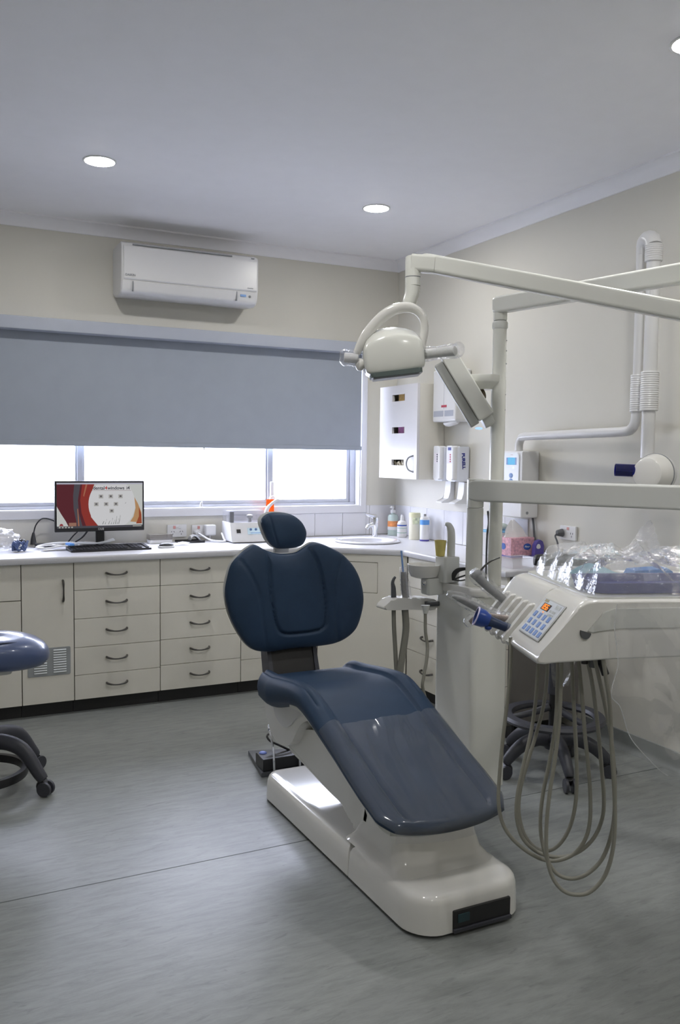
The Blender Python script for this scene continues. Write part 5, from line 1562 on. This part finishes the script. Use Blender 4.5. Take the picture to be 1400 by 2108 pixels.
# second, folded spring arm hanging from a flange on the column
FL = (2.045, 2.845)
obj('flange', MB().lathe([(0.0005, 1.690), (0.045, 1.690), (0.055, 1.702), (0.072, 1.716), (0.075, 1.722), (0.075, 1.742), (0.072, 1.746), (0.0005, 1.746)], (FL[0], FL[1], 0), 36), M_enamel, lp)
g = MB()
g.tube([(2.031, 2.836, 1.695), (2.039, 2.831, 1.678), (2.041, 2.829, 1.659), (2.032, 2.832, 1.64)], [0.006, 0.008, 0.009, 0.006], 10, per=4)
g.tube([(2.028, 2.849, 1.694), (2.031, 2.845, 1.66), (2.039, 2.839, 1.637)], 0.005, 8, per=4)
obj('joint', g, mat('bronze_joint', (0.10, 0.08, 0.05), 0.4, metal=0.6), lp)
S0, S1 = Vector((1.899, 2.866, 1.815)), Vector((2.024, 2.787, 1.579))
obj('spring_arm', beam(S0 - (S1 - S0) * 0.12, S1, 0.066, 0.060, r=0.006), M_enamel, lp)
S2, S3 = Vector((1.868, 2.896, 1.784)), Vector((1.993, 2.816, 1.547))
obj('spring_arm_underside', beam(S2, S3, 0.036, 0.058, r=0.004), mat('shaded_channel', (0.42, 0.43, 0.41), 0.45), lp)  # separate strip, its darker colour stands in for shade under the arm
obj('arm_bracket', beam(Vector((2.032, 2.826, 1.563)), Vector((2.067, 2.81, 1.583)), 0.06, 0.045), M_enamel2, lp)
obj('status_light', MB().ell((2.009, 2.813, 1.536), (0.018, 0.006, 0.005), 12, 8), glow('blue_led', (0.30, 0.50, 1.0), 1.6), lp)

# tray arm on its own upright
TR = thing('instrument_delivery_tray', 'white dental delivery tray with keypad and hanging hoses on a long horizontal arm', 'instrument tray', (1.292, 1.561, 0.9474), math.radians(-20))
TXY = (2.006, 2.822)
obj('upright', MB().cyl((TXY[0], TXY[1], 0.9145), (TXY[0], TXY[1], 1.222), 0.033, n=30), M_enamel, TR)
obj('upright_head', MB().cyl((TXY[0], TXY[1], 1.224), (TXY[0], TXY[1], 1.338), 0.033, n=30, bev=0.005), M_enamel, TR)
B0 = Vector((TXY[0] - 0.012, TXY[1] + 0.010, 1.293))
B1 = Vector((2.415, 2.178, 1.284))
B2 = B0 + (B1 - B0) * 1.05
B2.z = 1.290
obj('horizontal_arm', beam(B0, B2, 0.086, 0.062, r=0.010), M_enamel2, TR)
obj('elbow', MB().cyl((B2.x, B2.y, 1.34), (B2.x, B2.y, 1.16), 0.034, n=26, bev=0.005), M_enamel, TR)
obj('side_cable', MB().tube([(2.07, 2.826, 1.21), (2.073, 2.822, 1.165), (2.067, 2.822, 1.117), (2.062, 2.817, 1.02), (2.046, 2.796, 0.9259)], 0.004, 8, per=4), M_darkgrey, TR)

# ==================================================================== instrument tray (local frame: x along its width, y away, z up)
TW = 0.60
obj('swing_arm', MB().tube([WORLD[TR.name].inverted() @ Vector((B2.x, B2.y, 1.17)), WORLD[TR.name].inverted() @ Vector((B2.x, B2.y, 1.10)), Vector((0.62, 0.42, 0.10)), Vector((0.55, 0.32, 0.07))], 0.03, 16, per=5), M_enamel2, TR, local=True)
sec0 = [(0.004, -0.002), (0.000, 0.008), (0.008, 0.024), (0.030, 0.050), (0.060, 0.087), (0.090, 0.124), (0.108, 0.139), (0.130, 0.146), (0.20, 0.147), (TW, 0.147), (TW, 0.010), (0.40, 0.010), (0.19, 0.006), (0.05, -0.001), (0.02, -0.004)]
secs = [(p.x, p.y) for p in catmull([(a, b, 0) for a, b in sec0[:10]], 4)] + sec0[10:]
sec1 = [(0.066, 0.028), (0.062, 0.034), (0.060, 0.042), (0.060, 0.056), (0.066, 0.076), (0.080, 0.102), (0.098, 0.128), (0.122, 0.144), (0.20, 0.147), (TW, 0.147), (TW, 0.010), (0.40, 0.010), (0.19, 0.008), (0.10, 0.012), (0.06, 0.022)]
secs1 = [(p.x, p.y) for p in catmull([(a, b, 0) for a, b in sec1[:10]], 4)] + sec1[10:]


def tray_ring(sec, y, k=1.0, dz=0.0):
    cx, cz = 0.3, 0.075
    return [(cx + (x_ - cx) * (1 - (1 - k) * 0.10), y, cz + (z_ - cz) * k + dz) for x_, z_ in sec]


obj('keypad_housing', MB().loft([tray_ring(secs, 0.0, 0.90), tray_ring(secs, 0.003, 0.955), tray_ring(secs, 0.009, 0.99), tray_ring(secs, 0.018, 1.0), tray_ring(secs, 0.205, 1.0), tray_ring(secs, 0.215, 0.985), tray_ring(secs, 0.219, 0.95)]), M_gloss, TR, local=True, angle=45)
obj('holder_housing', MB().loft([tray_ring(secs1, 0.2195, 0.99), tray_ring(secs1, 0.235, 0.99), tray_ring(secs1, 0.48, 0.99), tray_ring(secs1, 0.505, 0.95), tray_ring(secs1, 0.515, 0.86)]), M_gloss, TR, local=True, angle=45)
obj('side_band', MB().prism([(p.x, p.y) for p in catmull([(0.155, 0.118, 0), (0.14, 0.10, 0), (0.118, 0.075, 0)], 5)] + [(0.13, 0.072), (0.20, 0.082), (TW, 0.082), (TW, 0.132), (0.18, 0.128)], 'y', -0.004, 0.002, 0.002), M_enamel2, TR, local=True)
obj('finger_hole', MB().prism([(0.1135 + 0.013 * math.cos(t_), 0.073 + 0.016 * math.sin(t_)) for t_ in np.linspace(PI * 0.9, PI * 1.95, 12)], 'y', -0.0048, 0.001), M_darkgrey, TR, local=True)
obj('top_mat', MB().prism(rrect(0.135, TW - 0.01, 0.02, 0.50, 0.03, 5), 'z', 0.146, 0.1505, 0.002), M_enamel2, TR, local=True)
# keypad panel
kA, kB = Vector((0.020, 0.0, 0.0388)), Vector((0.0905, 0.0, 0.1245))
kx = Vector((0, -1, 0))
ky = (kB - kA).normalized()
kz = kx.cross(ky)
if kz.x > 0:
    kz = -kz
KM = Matrix(((kx.x, ky.x, kz.x, kA.x), (kx.y, ky.y, kz.y, 0.190), (kx.z, ky.z, kz.z, kA.z), (0, 0, 0, 1)))
kw, kh = 0.140, 0.108
kp = obj('keypad', MB().box(0, kw, 0, kh, 0.0005, 0.0035, 0.001, 1).xf(KM), mat('silver_keypad', (0.52, 0.53, 0.53), 0.35), TR, local=True)
obj('key_field', MB().box(0.004, kw - 0.004, 0.003, kh - 0.004, 0.0036, 0.0040).xf(KM), mat('pale_key_field', (0.66, 0.70, 0.76), 0.4), kp, local=True)
keym = mat('blue_membrane_key', (0.20, 0.32, 0.66), 0.4, var=0.03)
for r_ in range(3):
    for c_i in range(5 if r_ == 0 else 4):
        x0 = 0.010 + c_i * (0.0262 if r_ == 0 else 0.031)
        y0 = 0.008 + r_ * 0.0215
        k_ = obj('key', MB().box(x0, x0 + 0.0165, y0, y0 + 0.0155, 0.0041, 0.0052, 0.0008, 1).xf(KM), keym, kp, local=True)
dsm = obj('display', MB().box(0.022, 0.072, 0.075, 0.094, 0.0041, 0.0048).xf(KM), M_black, kp, local=True)
SEG = {'8': 'abcdefg', '5': 'afgcd', '6': 'afgcde'}
gs = MB()
for i, chh in enumerate('856'):
    ox, oy, sw_, sh = 0.030 + i * 0.012, 0.078, 0.008, 0.013
    ln_ = {'a': (0, sh, sw_, sh), 'g': (0, sh / 2, sw_, sh / 2), 'd': (0, 0, sw_, 0), 'f': (0, sh / 2, 0, sh), 'b': (sw_, sh / 2, sw_, sh), 'e': (0, 0, 0, sh / 2), 'c': (sw_, 0, sw_, sh / 2)}
    for s in SEG[chh]:
        x0, y0, x1, y1 = ln_[s]
        gs.box(ox + min(x0, x1) - 0.0009, ox + max(x0, x1) + 0.0009, oy + min(y0, y1) - 0.0009, oy + max(y0, y1) + 0.0009, 0.0049, 0.0052)
obj('digits', gs.xf(KM), glow('orange_digits', (1.0, 0.22, 0.03), 2.2), kp, local=True)
obj('indicator_light', MB().ell((0.052, 0.070, 0.0045), (0.002, 0.002, 0.001), 10, 6).xf(KM), glow('orange_digits', (1.0, 0.22, 0.03), 2.2), kp, local=True)
obj('gold_badge', MB().box(0.014, 0.038, 0.097, 0.104, 0.0041, 0.0046).xf(KM), mat('gold_badge', (0.40, 0.34, 0.20), 0.4), kp, local=True)
obj('grey_legend', MB().box(0.095, 0.125, 0.090, 0.101, 0.0041, 0.0046).xf(KM), mat('legend_grey', (0.50, 0.53, 0.54), 0.5, var=0.3, vscale=300), kp, local=True)
g = MB()
for k in range(3):
    for j in range(2):
        g.box(0.080 + k * 0.013, 0.090 + k * 0.013, 0.066 + j * 0.010, 0.073 + j * 0.010, 0.0041, 0.0044)
obj('grey_icon', g.xf(KM), mat('legend_grey', (0.50, 0.53, 0.54)), kp, local=True)
# holder fins and fingers
fin = [(-0.004, -0.006), (-0.008, 0.006), (-0.002, 0.018), (0.016, 0.038), (0.038, 0.066), (0.056, 0.088), (0.068, 0.098), (0.080, 0.094), (0.075, 0.060), (0.06, 0.03), (0.03, 0.012), (0.012, 0.0)]
for k in range(5):
    y_ = 0.240 + 0.0525 * k
    obj('holder_fin', MB().prism([(p.x, p.y) for p in catmull([(a, b, 0) for a, b in fin], 4, True)], 'y', y_, y_ + 0.017, 0.005, 2), M_gloss, TR, local=True, angle=50)
obj('holder_ledge', MB().prism([(0.004, -0.006), (0.0, 0.004), (0.03, 0.022), (0.055, 0.04), (0.06, 0.02), (0.03, 0.002)], 'y', 0.222, 0.47, 0.003), M_enamel2, TR, local=True)

# handpieces in the holders
def hpart(name, pts, rs, m, n=14, per=5, flat=1.0, par=None):
    t = MB().tube(pts, rs, n if m is not M_sleeve else 26, per=per if m is not M_sleeve else 9, flat=flat)
    if m is M_sleeve:
        crinkle(t, 0.0035, 75.0)
    return obj(name, t, m, par or TR, local=True, angle=38 if m is not M_sleeve else 25)


hpart('syringe_body', [(0.070, 0.425, 0.060), (0.045, 0.425, 0.083), (0.008, 0.425, 0.112), (-0.022, 0.425, 0.140), (-0.033, 0.425, 0.150)], [0.011, 0.0115, 0.0115, 0.013, 0.010], M_piece)
hpart('syringe_head', [(-0.040, 0.425, 0.140), (-0.030, 0.425, 0.150), (-0.018, 0.425, 0.158)], [0.010, 0.014, 0.008], M_piece)
hpart('syringe_tip', [(-0.022, 0.425, 0.155), (-0.010, 0.42, 0.172), (0.002, 0.415, 0.184), (0.014, 0.412, 0.192), (0.032, 0.41, 0.199)], [0.0035, 0.0028, 0.0026, 0.0024, 0.0024], mat('dark_steel_tip', (0.12, 0.12, 0.12), 0.35, metal=0.8), 10)
hpart('syringe_sleeve', [(0.070, 0.425, 0.062), (0.045, 0.425, 0.085), (0.008, 0.425, 0.114), (-0.026, 0.425, 0.144), (-0.040, 0.425, 0.158)], [0.019, 0.018, 0.017, 0.021, 0.013], M_sleeve, 14, 7)
hpart('scaler_body', [(0.020, 0.365, 0.036), (-0.015, 0.365, 0.054), (-0.050, 0.365, 0.072), (-0.090, 0.365, 0.092), (-0.112, 0.365, 0.100)], [0.011, 0.0115, 0.011, 0.009, 0.003], M_piece)
hpart('scaler_sleeve', [(0.012, 0.365, 0.042), (-0.02, 0.365, 0.058), (-0.055, 0.365, 0.076), (-0.095, 0.365, 0.096), (-0.126, 0.365, 0.107)], [0.020, 0.017, 0.018, 0.014, 0.005], M_sleeve, 14, 7)
hpart('drill_body', [(0.045, 0.312, 0.045), (0.0, 0.312, 0.050), (-0.035, 0.312, 0.056), (-0.062, 0.314, 0.046), (-0.075, 0.315, 0.036)], [0.009, 0.009, 0.008, 0.008, 0.006], mat('copper_steel', (0.22, 0.18, 0.16), 0.4, metal=0.6))
hpart('drill_sleeve', [(0.045, 0.312, 0.046), (0.0, 0.312, 0.052), (-0.035, 0.312, 0.058), (-0.068, 0.314, 0.046), (-0.086, 0.315, 0.032)], [0.014, 0.014, 0.013, 0.014, 0.010], M_sleeve, 12, 6)
cdir = Vector((0.122, -0.02, -0.045)).normalized()
c0 = Vector((-0.070, 0.275, 0.062))
CQ = cdir.to_track_quat('Z', 'Y').to_matrix().to_4x4()
obj('curing_light_cup', MB().lathe([(0.0235, 0.0), (0.0245, 0.002), (0.0235, 0.018), (0.020, 0.028), (0.017, 0.036), (0.0005, 0.036), (0.0005, 0.020), (0.018, 0.016), (0.022, 0.002)], c0, 30, CQ), M_blue, TR, local=True)
obj('curing_light_rim', MB().lathe([(0.0215, -0.001), (0.0255, -0.001), (0.0255, 0.002), (0.0215, 0.002)], c0, 30, CQ), mat('pale_violet_rim', (0.62, 0.58, 0.78), 0.3), TR, local=True)
hpart('curing_light_grip', [tuple(c0 + cdir * 0.030), tuple(c0 + cdir * 0.045), tuple(c0 + cdir * 0.075), tuple(c0 + cdir * 0.110), tuple(c0 + cdir * 0.135)], [0.018, 0.0135, 0.012, 0.0125, 0.012], mat('dark_blue_grip', (0.014, 0.03, 0.085), 0.35))
obj('curing_light_trigger', MB().ell(tuple(c0 + cdir * 0.034 + Vector((0, -0.002, -0.018))), (0.010, 0.008, 0.007), 12, 8), M_blue, TR, local=True)
hpart('curing_light_sleeve', [tuple(c0 + cdir * 0.085), tuple(c0 + cdir * 0.11), tuple(c0 + cdir * 0.145)], [0.0145, 0.0155, 0.0150], M_sleeve, 12, 5)

# hoses looping from the holders back under the tray
HOS = [
    [(0.0009, 0.2029, 0.0196), (0.0009, 0.1958, -0.0237), (-0.0037, 0.1877, -0.0927), (-0.0131, 0.1798, -0.1651), (-0.0239, 0.1715, -0.2482), (-0.0314, 0.1634, -0.32), (-0.0353, 0.1557, -0.3805), (-0.0291, 0.1476, -0.4297), (-0.0092, 0.1386, -0.4677), (0.0258, 0.1283, -0.4999), (0.0678, 0.1178, -0.5218), (0.1059, 0.1092, -0.5223), (0.1438, 0.1018, -0.5036), (0.1689, 0.097, -0.4672), (0.1795, 0.0947, -0.4185), (0.1783, 0.0949, -0.3522), (0.1713, 0.0961, -0.2791), (0.1611, 0.0982, -0.1992), (0.1519, 0.1013, -0.1017), (0.1411, 0.1039, -0.0153)],
    [(0.0857, 0.2301, -0.0329), (0.0801, 0.2191, -0.0834), (0.072, 0.2069, -0.156), (0.0566, 0.1952, -0.2356), (0.035, 0.1841, -0.3146), (0.0194, 0.1734, -0.3781), (0.0148, 0.1622, -0.43), (0.0266, 0.1494, -0.4777), (0.0549, 0.1359, -0.5065), (0.0883, 0.123, -0.5168), (0.125, 0.1105, -0.5144), (0.1612, 0.0993, -0.4939), (0.19, 0.0899, -0.4575), (0.206, 0.0829, -0.4071), (0.2062, 0.0779, -0.3538), (0.1968, 0.0754, -0.2796), (0.1841, 0.075, -0.1778), (0.168, 0.075, -0.0768), (0.1511, 0.0729, -0.0082)],
    [(0.1237, 0.2655, -0.0416), (0.1183, 0.2533, -0.1044), (0.1061, 0.2414, -0.1744), (0.0853, 0.2307, -0.2402), (0.0612, 0.2201, -0.3092), (0.04, 0.2096, -0.3739), (0.0326, 0.198, -0.4305), (0.0422, 0.1847, -0.4826), (0.0654, 0.1712, -0.5138), (0.0937, 0.1587, -0.5206), (0.1199, 0.1479, -0.5034), (0.1421, 0.1392, -0.4626), (0.1549, 0.1327, -0.4039), (0.1567, 0.1284, -0.3313), (0.1511, 0.1257, -0.2448), (0.1419, 0.1247, -0.141), (0.1327, 0.1247, -0.0201)],
    [(0.106, 0.1483, -0.0143), (0.1029, 0.138, -0.0925), (0.0973, 0.1276, -0.1776), (0.0814, 0.1179, -0.2696), (0.0637, 0.1093, -0.3468), (0.0549, 0.1002, -0.4163), (0.0586, 0.0907, -0.471), (0.0746, 0.0802, -0.5181), (0.0975, 0.0704, -0.5419), (0.1289, 0.061, -0.5459), (0.1601, 0.0528, -0.5304), (0.1911, 0.046, -0.494), (0.2095, 0.0417, -0.4402), (0.2167, 0.0393, -0.3782), (0.2146, 0.0393, -0.2955), (0.2049, 0.0408, -0.203), (0.1884, 0.0421, -0.1249), (0.1702, 0.0433, -0.0507), (0.1564, 0.0425, -0.0011)],
    [(0.0929, 0.0902, -0.0006), (0.0901, 0.0816, -0.0771), (0.0855, 0.0729, -0.1604), (0.074, 0.0645, -0.2504), (0.0608, 0.0572, -0.3262), (0.0518, 0.0492, -0.405), (0.0517, 0.0407, -0.4765), (0.0645, 0.032, -0.5268), (0.0891, 0.0234, -0.5558), (0.1205, 0.0155, -0.5625), (0.1516, 0.0087, -0.5512), (0.1825, 0.0038, -0.5109), (0.1988, 0.0022, -0.4468), (0.2016, 0.0027, -0.3728), (0.1972, 0.0043, -0.2958), (0.1901, 0.0066, -0.2122), (0.1839, 0.01, -0.1083), (0.1725, 0.0119, -0.0391), (0.1639, 0.0119, 0.0061)],
]
for pts in HOS:
    hpart('hose', pts, 0.0049, M_hose, 10, 5)
# black fittings under the tray
hpart('drain_knob', [(0.1752, 0.06, -0.0031), (0.1843, 0.06, -0.0233), (0.1922, 0.06, -0.0424)], [0.009, 0.009, 0.0095], M_black)
hpart('air_valve', [(0.1606, 0.06, -0.0029), (0.1613, 0.06, -0.0242)], [0.012, 0.010], M_darkgrey)
hpart('mount_disc', [(0.1388, 0.06, -0.0026), (0.1392, 0.06, -0.0155)], [0.008, 0.008], M_black)
# small film pocket hanging under the front
rows = []
for i in range(10):
    v = i / 9
    rows.append([(0.085 + 0.075 * (k / 7) * (1 - 0.55 * v * v) + 0.018 * v + 0.004 * math.sin(k * 2.1 + v * 5), 0.16 + 0.010 * math.sin(k * 1.7 + v * 4), 0.008 - 0.105 * v) for k in range(8)])
obj('film_pocket', MB().grid(rows), M_bag, TR, local=True, normals=False)


# things on the tray, sheathed in film
def tw(p):
    return WORLD[TR.name] @ Vector(p)


bp = thing('tray_bag', 'crumpled clear plastic bag wrapped over the instrument tray top', 'plastic bag', tuple(tw((0.35, 0.25, 0.152))), math.radians(-20))
rows = []
nx, ny = 90, 60
for j in range(ny + 1):
    v = j / ny
    row = []
    for i in range(nx + 1):
        u = i / nx
        x_, y_ = -0.205 + 0.56 * u, -0.215 + 0.42 * v
        edge = min(1.0, min(u, 1 - u) / 0.06, min(v, 1 - v) / 0.09)
        dome = edge ** 0.5
        n1 = noise.noise(Vector((x_ * 7, y_ * 7, 2.0)))
        n2 = 1 - abs(noise.noise(Vector((x_ * 15 + 5 + y_ * 8, y_ * 13, 7.0)))) * 2.2
        n3 = 1 - abs(noise.noise(Vector((x_ * 34, y_ * 30 + x_ * 12, 3.0)))) * 2
        h = dome * (0.046 + 0.026 * n1 + 0.026 * n2 + 0.008 * n3 + 0.022 * math.exp(-(((u - 0.18) / 0.16) ** 2 + ((v - 0.6) / 0.3) ** 2)))
        pk_ = math.exp(-(((x_ - 0.015) / 0.03) ** 2 + ((y_ + 0.01) / 0.04) ** 2))
        h += 0.075 * pk_ * (0.75 + 0.5 * n2)
        rag = 0.012 * noise.noise(Vector((u * 9, v * 9, 1.0)))
        row.append((x_ + rag + 0.010 * n1 + 0.016 * n2 * pk_, y_ + rag, max(0.001, h)))
    rows.append(row)
t = MB().grid(rows)
obj('film', t, M_bag, bp, local=True, angle=25, normals=False)
nt2 = thing('blue_instrument_tray', 'dark blue instrument tray lying inside the clear plastic bag', 'tray', tuple(tw((0.40, 0.14, 0.152))), math.radians(-20))
t = MB().prism(rrect(-0.235, 0.30, -0.075, 0.09, 0.03, 5), 'z', 0.0, 0.006, 0.002)
t.loft([[(x_, y_, 0.006) for x_, y_ in rrect(-0.235, 0.30, -0.075, 0.09, 0.03, 5)], [(x_, y_, 0.026) for x_, y_ in rrect(-0.242, 0.307, -0.082, 0.097, 0.034, 5)], [(x_, y_, 0.026) for x_, y_ in rrect(-0.236, 0.301, -0.076, 0.091, 0.03, 5)], [(x_, y_, 0.006) for x_, y_ in rrect(-0.230, 0.295, -0.07, 0.085, 0.028, 5)]], False, False)
obj('shell', t, mat('royal_blue_tray', (0.05, 0.065, 0.27), 0.35, var=0.08), nt2, local=True)
fm = thing('face_mask', 'pale blue pleated face mask lying in the plastic bag', 'mask', tuple(tw((0.265, 0.335, 0.1525))), math.radians(20))
rows = []
for j in range(19):
    v = j / 18
    row = []
    for i in range(15):
        u = i / 14
        row.append((-0.06 + 0.12 * u, -0.055 + 0.11 * v, 0.012 + 0.026 * math.sin(PI * u) * math.sin(PI * v) + 0.004 * abs((v * 5) % 1 - 0.5)))
    rows.append(row)
t = MB().grid(rows)
bmesh.ops.solidify(t.bm, geom=t.bm.faces[:], thickness=0.0015)
obj('pleats', t, mat('pale_blue_fabric', (0.42, 0.66, 0.76), 0.7), fm, local=True)
g = MB()
for sx in (-1, 1):
    g.tube([(sx * 0.06, -0.05, 0.012), (sx * 0.085, -0.02, 0.006), (sx * 0.085, 0.02, 0.006), (sx * 0.06, 0.05, 0.012)], 0.0018, 6, per=5)
obj('ear_loop', g, M_white, fm, local=True)
bn = thing('blue_bib_roll', 'bright blue folded bib lying in the plastic bag behind the mask', 'bib', tuple(tw((0.45, 0.385, 0.1525))), math.radians(-20))
obj('fold', MB().prism([(-0.06, 0.0), (0.06, 0.0), (0.06, 0.012), (0.045, 0.022), (-0.05, 0.016)], 'y', -0.03, 0.03, 0.003), mat('bright_blue_fabric', (0.04, 0.19, 0.52), 0.5), bn, local=True)

# long clear sheet hanging off the side of the tray
dr = thing('hanging_plastic_sheet', 'large clear plastic sheet hanging from the side of the instrument tray', 'plastic sheet', tuple(tw((0.42, -0.012, 0.15))), math.radians(-20))
edgeL = [(1262, 1235), (1256, 1290), (1264, 1360), (1250, 1424), (1268, 1450), (1284, 1500), (1302, 1530), (1345, 1575), (1362, 1590)]
DRL = [(0.1736, -0.012, 0.1443), (0.1699, -0.014, 0.0881), (0.1786, -0.016, 0.009), (0.1628, -0.02, -0.0626), (0.1849, -0.02, -0.0927), (0.2057, -0.02, -0.1505), (0.2282, -0.02, -0.1856), (0.2812, -0.02, -0.2391), (0.3094, -0.02, -0.2597)]
DL = catmull(DRL, 8)
rows = []
for i, p in enumerate(DL):
    row = []
    for k in range(70):
        u = k / 69
        x_ = p.x + (0.62 - p.x) * u
        w_ = 0.030 * (1 - 2 * abs(noise.noise(Vector((x_ * 6 + p.z * 3, p.z * 5, 1.0))))) + 0.014 * (1 - 2 * abs(noise.noise(Vector((x_ * 17, p.z * 13 + x_ * 6, 5.0)))))
        row.append((x_, p.y - 0.012 - w_ * min(1, 0.25 + u * 5) - 0.01 * math.sin(u * 6) * (0.2 + i / len(DL)), p.z + 0.006 * math.sin(u * 9)))
    rows.append(row)
hm = MB().tube([Vector(r_[0]) for r_ in rows], 0.0011, 6)
hm.xf(Matrix.Translation((-0.42, 0.012, -0.15)))
obj('edge_highlight', hm, film('bright_film_edge', rough=0.1, haze=0.40, gloss=2.0), dr, local=True)  # hazier tube imitates the sheet's edge catching the light
t = MB().grid(rows)
t.xf(Matrix.Translation((-0.42, 0.012, -0.15)))
obj('film', t, M_film, dr, local=True, angle=30, normals=False)

# ==================================================================== stools
def castor_base(root, c, angs, ra, col, ring_r=None, ring_z=0.27, hub_z=0.14, arm_top=0.15, arc=0.0):
    for a in angs:
        d = Vector((math.cos(a), math.sin(a), 0))
        pts = [Vector((0, 0, hub_z)) + d * 0.02, Vector((0, 0, hub_z + 0.012 + arc)) + d * ra * 0.35, Vector((0, 0, hub_z - 0.012 + arc * 0.8)) + d * ra * 0.68, Vector((0, 0, 0.09)) + d * ra * 0.93, Vector((0, 0, 0.066)) + d * ra * 1.0]
        lg_ = obj('leg', MB().tube(pts, [0.034, 0.034, 0.031, 0.026, 0.021], 12, per=5, flat=0.85), col, root, local=True)
        s = Vector((-d.y, d.x, 0))
        wp = d * ra * 1.03 + Vector((0, 0, 0.031))
        t = MB()
        for q in (-1, 1):
            t.cyl(wp + s * (q * 0.009 + 0.0) - s * 0.0085 * 0, wp + s * (q * 0.024), 0.031, n=22, bev=0.004)
        cs = obj('castor', t, M_dark, lg_, local=True)
        hood = MB().tube([wp + Vector((0, 0, 0.036)) - d * 0.004, wp + Vector((0, 0, 0.012)) - d * 0.026, wp + Vector((0, 0, -0.008)) - d * 0.030], [0.018, 0.016, 0.010], 10, per=3)
        obj('castor_hood', hood, M_black, lg_, local=True)
    obj('hub', MB().lathe([(0.0005, hub_z - 0.04), (0.035, hub_z - 0.04), (0.042, hub_z - 0.02), (0.042, hub_z + 0.015), (0.03, hub_z + 0.05), (0.0005, hub_z + 0.05)], n=24), col, root, local=True)


sr = thing('operator_stool', 'dark grey wheeled stool with foot ring standing behind the hanging hoses', 'stool', (2.60, 3.02, 0))
ang0 = math.atan2(2.97 - 3.02, 2.487 - 2.60)
castor_base(sr, (2.60, 3.02), [math.radians(-41 + 72 * k) for k in range(5)], 0.245, M_dark, hub_z=0.15)
obj('gas_lift', MB().cyl((0, 0, 0.17), (0, 0, 0.43), 0.020, n=20), M_black, sr, local=True)
obj('lift_cover', MB().cyl((0, 0, 0.36), (0, 0, 0.629), 0.027, n=20, bev=0.003), M_dark, sr, local=True)
rr = MB()
N_ = 56
prof = [(0.028, 0.0), (0.020, 0.013), (-0.020, 0.013), (-0.028, 0.0), (-0.020, -0.013), (0.020, -0.013)]
for k in range(N_):
    pass
R_ = [rr.ring([((0.205 + a) * math.cos(2 * PI * k / N_), (0.205 + a) * math.sin(2 * PI * k / N_), 0.255 + b) for a, b in prof]) for k in range(N_)]
for k in range(N_):
    rr.bridge(R_[k], R_[(k + 1) % N_])
fr2 = obj('foot_ring', rr, M_dark, sr, local=True)
g = MB()
for k in range(3):
    a = math.radians(40 + 120 * k)
    g.tube([(0.02 * math.cos(a), 0.02 * math.sin(a), 0.30), (0.10 * math.cos(a), 0.10 * math.sin(a), 0.275), (0.185 * math.cos(a), 0.185 * math.sin(a), 0.258)], [0.018, 0.015, 0.013], 10, per=4)
obj('ring_spoke', g, M_dark, sr, local=True)
obj('seat', MB().lathe([(0.0005, 0.63), (0.16, 0.63), (0.185, 0.645), (0.19, 0.675), (0.17, 0.70), (0.10, 0.708), (0.0005, 0.705)], n=40), M_navyhi, sr, local=True)
bkm = MB()
bkm.tube([(0.05, -0.10, 0.61), (0.13, -0.02, 0.61), (0.19, 0.06, 0.625), (0.22, 0.05, 0.66), (0.20, -0.12, 0.74), (0.05, -0.17, 0.90), (0.0, -0.15, 0.975)], 0.013, 12, per=6)
obj('back_stem', bkm, M_black, sr, local=True)
br_p = [(-0.180, -0.058, 0.982), (-0.165, -0.066, 0.982), (-0.08, -0.11, 0.986), (0.0, -0.15, 0.986), (0.07, -0.20, 0.984), (0.085, -0.21, 0.984)]
obj('body_bar', MB().tube(br_p, [0.018, 0.026, 0.028, 0.028, 0.026, 0.016], 14, per=6, flat=1.1), M_black, sr, local=True)

sl_ = thing('dentist_stool', 'blue saddle stool on a dark five wheeled base at the photo edge', 'stool', (0.245, 3.865, 0))
castor_base(sl_, (0.245, 3.865), [math.radians(-36 + 66 * 0), math.radians(32), math.radians(104), math.radians(176), math.radians(248)], 0.295, M_dark, hub_z=0.185, arc=0.018)
obj('gas_lift', MB().cyl((0, 0, 0.20), (0, 0, 0.508), 0.024, n=20), M_black, sl_, local=True)
rr = MB()
R_ = [rr.ring([((0.185 + a * 0.55) * math.cos(2 * PI * k / N_), (0.185 + a * 0.55) * math.sin(2 * PI * k / N_), 0.075 + b * 1.3) for a, b in prof]) for k in range(N_)]
for k in range(N_):
    rr.bridge(R_[k], R_[(k + 1) % N_])
obj('foot_ring', rr, M_black, sl_, local=True)
rg = []
for z, k, bulge in ((0.524, 0.62, 0), (0.530, 0.78, 0), (0.546, 0.92, 0), (0.570, 0.985, 0), (0.594, 1.0, 0), (0.616, 0.985, 0), (0.636, 0.93, 0), (0.652, 0.82, 0), (0.661, 0.66, 0), (0.664, 0.45, 0), (0.660, 0.2, 0), (0.658, 0.05, 0)):
    ring_ = []
    for q in range(48):
        a = 2 * PI * q / 48
        rx = 0.255 + 0.035 * math.cos(a) ** 2
        ry = 0.21 * (1 + 0.10 * math.cos(a * 2))
        zz = z + (0.012 * math.cos(3 * a) * (1 - k) if z > 0.6 else 0)
        zz -= 0.030 * max(0, k * math.cos(a)) ** 2
        ring_.append((rx * k * math.cos(a), ry * k * math.sin(a), zz))
    rg.append(ring_)
obj('seat', MB().loft(rg), M_navyhi, sl_, local=True, angle=70)
g = MB().tube([(0.215 * math.cos(a), 0.165 * math.sin(a), 0.650 - 0.020 * max(0, math.cos(a)) ** 2) for a in np.linspace(-1.4, 1.4, 26)], 0.0022, 6)
obj('seat_piping', g, M_stitch, sl_, local=True)
obj('seat_pan', MB().prism(rrect(-0.13, 0.13, -0.11, 0.11, 0.03, 4), 'z', 0.505, 0.534, 0.006), M_enamel2, sl_, local=True)
